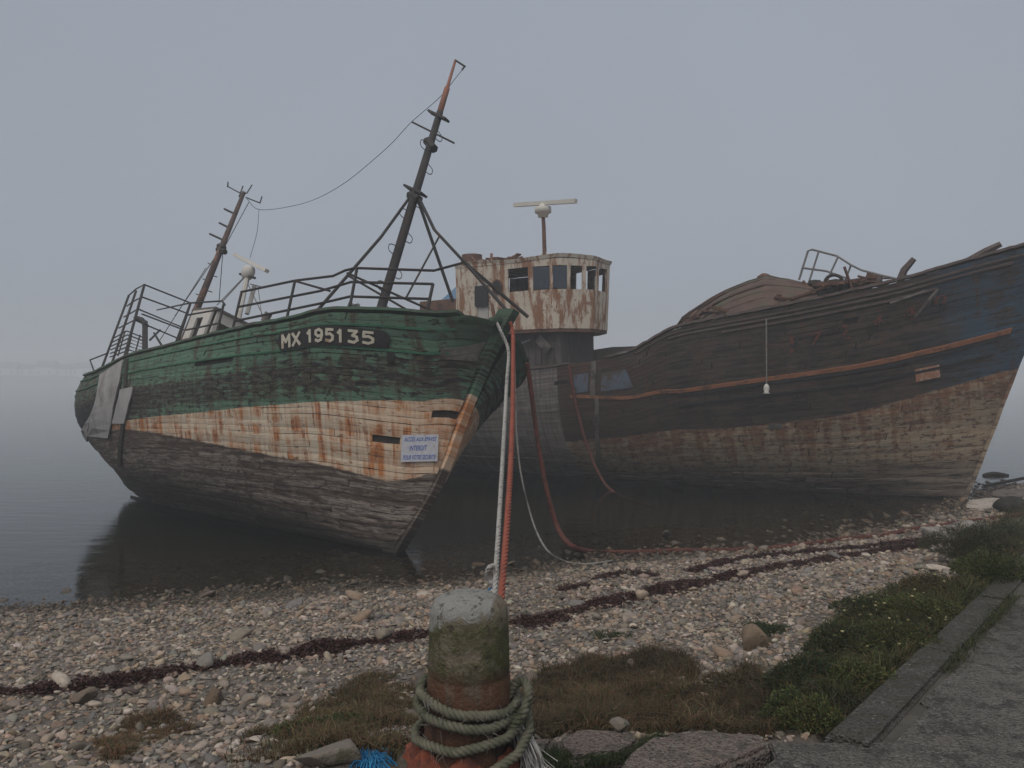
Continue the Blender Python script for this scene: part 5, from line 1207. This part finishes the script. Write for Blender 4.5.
for key, n, cols, hm, nm, lab in (('A', 60000, BRN, .06, 'grass', 'brown and olive matted grass behind the paving stones right of the bollard'), ('B', 36000, BRN, .045, 'grass', 'sparse brown-green grass left of the bollard'),
                         ('B2', 7000, [(.13, .06, .03), (.10, .06, .03), (.06, .06, .025)], .035, 'grass', 'rust-brown moss patch on the pebbles at the left'), ('C', 46000, GRN + BRN[:3], .07, 'ground_cover', 'dense green and brown plants along the quay kerb'), ('D', 26000, GRN + BRN[:4], .13, 'ground_cover', 'tall dark grass on the bank at the right edge')):
    P = in_area(VEG[key], n); m = patchy(P, 7.0 if key in ('B', 'B2') else 4.0, -.40 if key in 'ACD' else .02); P = P[m]; n = len(P)
    tall = np.clip(.95 + 2.2 * lump(P[:, :2], 9.0) + .6 * lump(P[:, :2], 23.0), .35, 2.4)
    me = blades(P - np.array([0, 0, .008]), np.abs(rng.normal(hm, hm * .4, n)) * tall + .012, rng.uniform(.003, .007, n), .9, 1.3 * colmix(n, cols) * np.clip(1 + .8 * lump(P[:, :2], 7.0), .5, 1.6)[:, None])
    setp(link(nm, me, MAT_LEAF), lab, 'grass' if nm == 'grass' else 'plants', kind='stuff')
P = in_area(VEG['A'], 9000); P = P[patchy(P, 6.0, .0)]; n = len(P)
setp(link('grass', blades(P, rng.uniform(.06, .15, n), rng.uniform(.002, .0035, n), .7, colmix(n, BRN)), MAT_LEAF), 'wiry taller stalks among the matted grass right of the bollard', 'grass', kind='stuff')
# grass in the joint between the slabs
J = [on_z(*p, QZ - .02) for p in ((560, 760), (600, 764), (632, 757), (648, 746), (662, 740))]; JP = smooth_path(J, 200)[rng.integers(0, 200, 2200)] + np.c_[rng.normal(0, .012, (2200, 2)), np.zeros(2200)]
JP2 = on_z(556, 765, QZ - .03) + np.c_[rng.normal(0, .05, (1500, 2)), np.zeros(1500)]
JP3 = np.concatenate([JP, JP2]); me = blades(JP3, np.abs(rng.normal(.03, .012, len(JP3))) + .01, rng.uniform(.002, .004, len(JP3)), .7, colmix(len(JP3), [(.035, .06, .018), (.05, .075, .022), (.06, .06, .025)]))
setp(link('grass', me, MAT_LEAF), 'fresh green grass in the joints between the paving stones', 'grass', kind='stuff')
g2 = [K0 + KN * .215 + KE * t for t in rng.uniform(1.2, 3.2, 2600)]; g2 = np.c_[np.array(g2) + rng.normal(0, .02, (2600, 2)), np.full(2600, QZ - .05)]
me = blades(g2, np.abs(rng.normal(.06, .025, 2600)) + .02, rng.uniform(.003, .005, 2600), .9, colmix(2600, GRN))
setp(link('grass', me, MAT_LEAF), 'grass growing in the groove behind the kerb', 'grass', kind='stuff')
# individual plants
def bush(px, py, rad, hg, cols, label, n=700, ln=.035, wd=.012, flowers=0):
    n = int(n * 2.2); ln = ln * .62; wd = wd * .62; cols = [tuple(t * .92 for t in c) for c in cols]
    hg = hg * .8; cols = cols + [(.085, .055, .022)]
    g = ground(px, py); e = setp(empty('plant', loc=g), label, 'plant', 'low plants by the kerb')
    th = rng.uniform(0, 2*math.pi, n); rr2 = np.sqrt(rng.random(n)); el = rng.random(n)
    P = np.stack([rad*rr2*np.cos(th), rad*rr2*np.sin(th), hg * (1 - rr2**2 * .75) * (.35 + .65 * el ** .6)], 1) * (1 + .25 * np.sin(3*th + px))[:, None]
    P[:, 2] = np.abs(P[:, 2]); dr = P * np.array([1, 1, .6]) + np.array([0, 0, .5 * hg]) + rng.normal(0, .35 * rad, (n, 3))
    V = []; C = []
    for k in range(3):
        a, c = leaf_cloud(P + rng.normal(0, .008, (n, 3)), dr + rng.normal(0, .12, (n, 3)), rng.uniform(.6, 1.2, n) * ln, rng.uniform(.7, 1.2, n) * wd, colmix(n, cols)); V.append(a.reshape(-1, 3)); C.append(c)
    V = np.concatenate(V); C = np.concatenate(C); me = npmesh(V, np.arange(len(V)).reshape(-1, 4)); vcol(me, C); link('foliage', me, MAT_LEAF, e)
    k = rng.integers(0, n, 60); b = MB()
    for i in k: b.tube([P[i] * np.array([.15, .15, 0]) - np.array([0, 0, .02]), P[i] * np.array([.7, .7, .55]), P[i]], [.004, .003, .002], 3, False)
    b.build('stem', worn('stem_%d' % px, (.06, .06, .025), (.09, .075, .03), (.10, .05, .03)), e)
    if flowers:
        b = MB()
        for i in rng.integers(0, n, flowers): b.lathe([(.003, 0), (.011, .004), (.012, .010), (.004, .014)], 6, P[i] * 1.05)
        o = b.build('flower_heads', worn('flower_%d' % px, (.36, .32, .16), (.30, .27, .12), (.4, .38, .3)), e); o['kind'] = 'stuff'
YG = [(.09, .12, .03), (.12, .14, .04), (.07, .10, .025), (.13, .11, .03)]; DG = [(.035, .06, .02), (.05, .075, .025), (.03, .05, .02)]; OL = [(.07, .08, .03), (.09, .085, .03), (.05, .065, .022)]
bush(768, 634, .17, .07, [(.035, .075, .03), (.045, .09, .04)], 'small bluish-green tuft behind the tan boulder', 500)
bush(610, 639, .16, .03, [(.035, .07, .03), (.05, .08, .03)], 'tiny green sprig on the open pebbles', 220)
bush(815, 728, .15, .13, YG, 'yellow-green samphire at the kerb corner', 800)
bush(795, 718, .16, .13, DG + YG, 'green samphire just left of the kerb corner plant', 800)
bush(815, 690, .22, .20, DG, 'dark green bush in the middle of the kerb planting', 1300)
bush(858, 690, .20, .15, YG, 'bright samphire against the kerb, second from the corner', 900)
bush(845, 655, .26, .20, DG + OL, 'large dark leafy bush behind the kerb samphire', 1500, flowers=10)
bush(895, 650, .24, .18, YG + OL, 'olive samphire against the middle of the kerb', 1200, flowers=14)
bush(880, 620, .28, .18, OL + DG, 'bush with pale flower heads near the shingle edge', 1300, flowers=45)
bush(925, 620, .26, .17, YG, 'yellowish samphire near the far end of the kerb', 1100, flowers=16)
bush(950, 595, .30, .16, [(.10, .075, .03), (.12, .09, .035), (.07, .07, .025)], 'brownish low bush by the far kerb end', 1200, flowers=12)
bush(995, 585, .30, .26, YG + DG, 'green bush at the far kerb end near the right edge', 1400, .045)
bush(1000, 545, .45, .40, DG, 'tall dark bush on the bank below the black rock', 1800, .06, .012)
bush(975, 560, .40, .35, [(.05, .065, .03), (.07, .08, .045)], 'grey-green grassy tuft at the left of the bank', 1600, .08, .007)
bush(735, 690, .16, .10, [(.12, .09, .045), (.10, .08, .04)], 'dry brown tuft at the right end of the matted grass', 500)
bush(300, 735, .12, .06, YG, 'yellow-green clump on the ground left of the bollard', 500)
bush(345, 728, .12, .06, YG + DG, 'green clump nearer the bollard on its left', 500)
# wrack lines of dark seaweed
def wrack(pxs, wid, n, name, label, mat=MAT_WEED):
    W = smooth_path([ground(*p) for p in pxs], 300); t = rng.random(n) * 299; i = t.astype(int); d = np.gradient(W, axis=0); nn = np.stack([-d[:, 1], d[:, 0]], 1); nn /= np.linalg.norm(nn, axis=1)[:, None] + 1e-9
    e0 = np.interp(np.arange(300), np.arange(0, 301, 6), np.clip(rng.normal(.80, .30, 51), .12, 1.3)) * np.interp(np.arange(300), np.arange(0, 301, 25), rng.uniform(.55, 1.15, 13)); env = e0[i]
    kp_ = rng.random(n) < np.clip(env * 1.6, .04, 1); i = i[kp_]; env = env[kp_]; n = len(i)
    off = rng.normal(0, 1, n) * wid * np.clip(env, .15, 1.15) * np.where(rng.random(n) < .06, 3.0, 1)
    P2 = W[i, :2] + nn[i] * off[:, None] + rng.normal(0, .02, (n, 2)); P = np.c_[P2, height(P2) + rng.uniform(.0, 1, n) * .085 * np.clip(env, .2, 1.1) * np.exp(-(off / wid) ** 2)  + .012]
    dr = rng.normal(0, 1, (n, 3)) * np.array([1, 1, .22]); V, C = leaf_cloud(P, dr, rng.uniform(.02, .055, n), rng.uniform(.008, .022, n), np.ones((n, 3)))
    me = npmesh(V.reshape(-1, 3), np.arange(n * 4).reshape(-1, 4)); return setp(link(name, me, mat), label, 'seaweed', kind='stuff')
wrack([(-30, 697), (40, 692), (100, 686), (170, 675), (230, 665), (290, 657), (350, 647), (420, 637), (450, 634)], .085, 26000, 'seaweed', 'dark maroon line of seaweed across the shingle at the left')
wrack([(520, 628), (560, 618), (600, 606), (660, 592), (720, 580), (770, 570), (830, 560), (890, 551), (950, 545), (985, 540)], .12, 34000, 'seaweed', 'thick dark maroon seaweed line across the shingle at the right')
wrack([(690, 573), (740, 561), (800, 554), (870, 548), (930, 541)], .09, 12000, 'seaweed', 'thinner upper seaweed line near the water at the right')
wrack([(596, 581), (612, 577), (630, 575), (655, 578)], .06, 2200, 'seaweed', 'short dark scrap of seaweed near the thin grey rope')
wrack([(560, 592), (575, 589), (588, 588)], .04, 800, 'seaweed', 'tiny brown seaweed scrap right of the taut ropes')
MAT_RWEED = material('red_weed', lambda nt: (mixc(nt, noise(nt, oco(nt), 20, 4), (.07, .022, .014), (.17, .045, .025)), .6, None, 0))
wrack([(640, 554), (700, 553), (760, 550), (830, 543), (890, 535), (930, 528), (975, 522), (1020, 517)], .12, 2600, 'seaweed', 'reddish weed caught along the trailing red rope', MAT_RWEED)
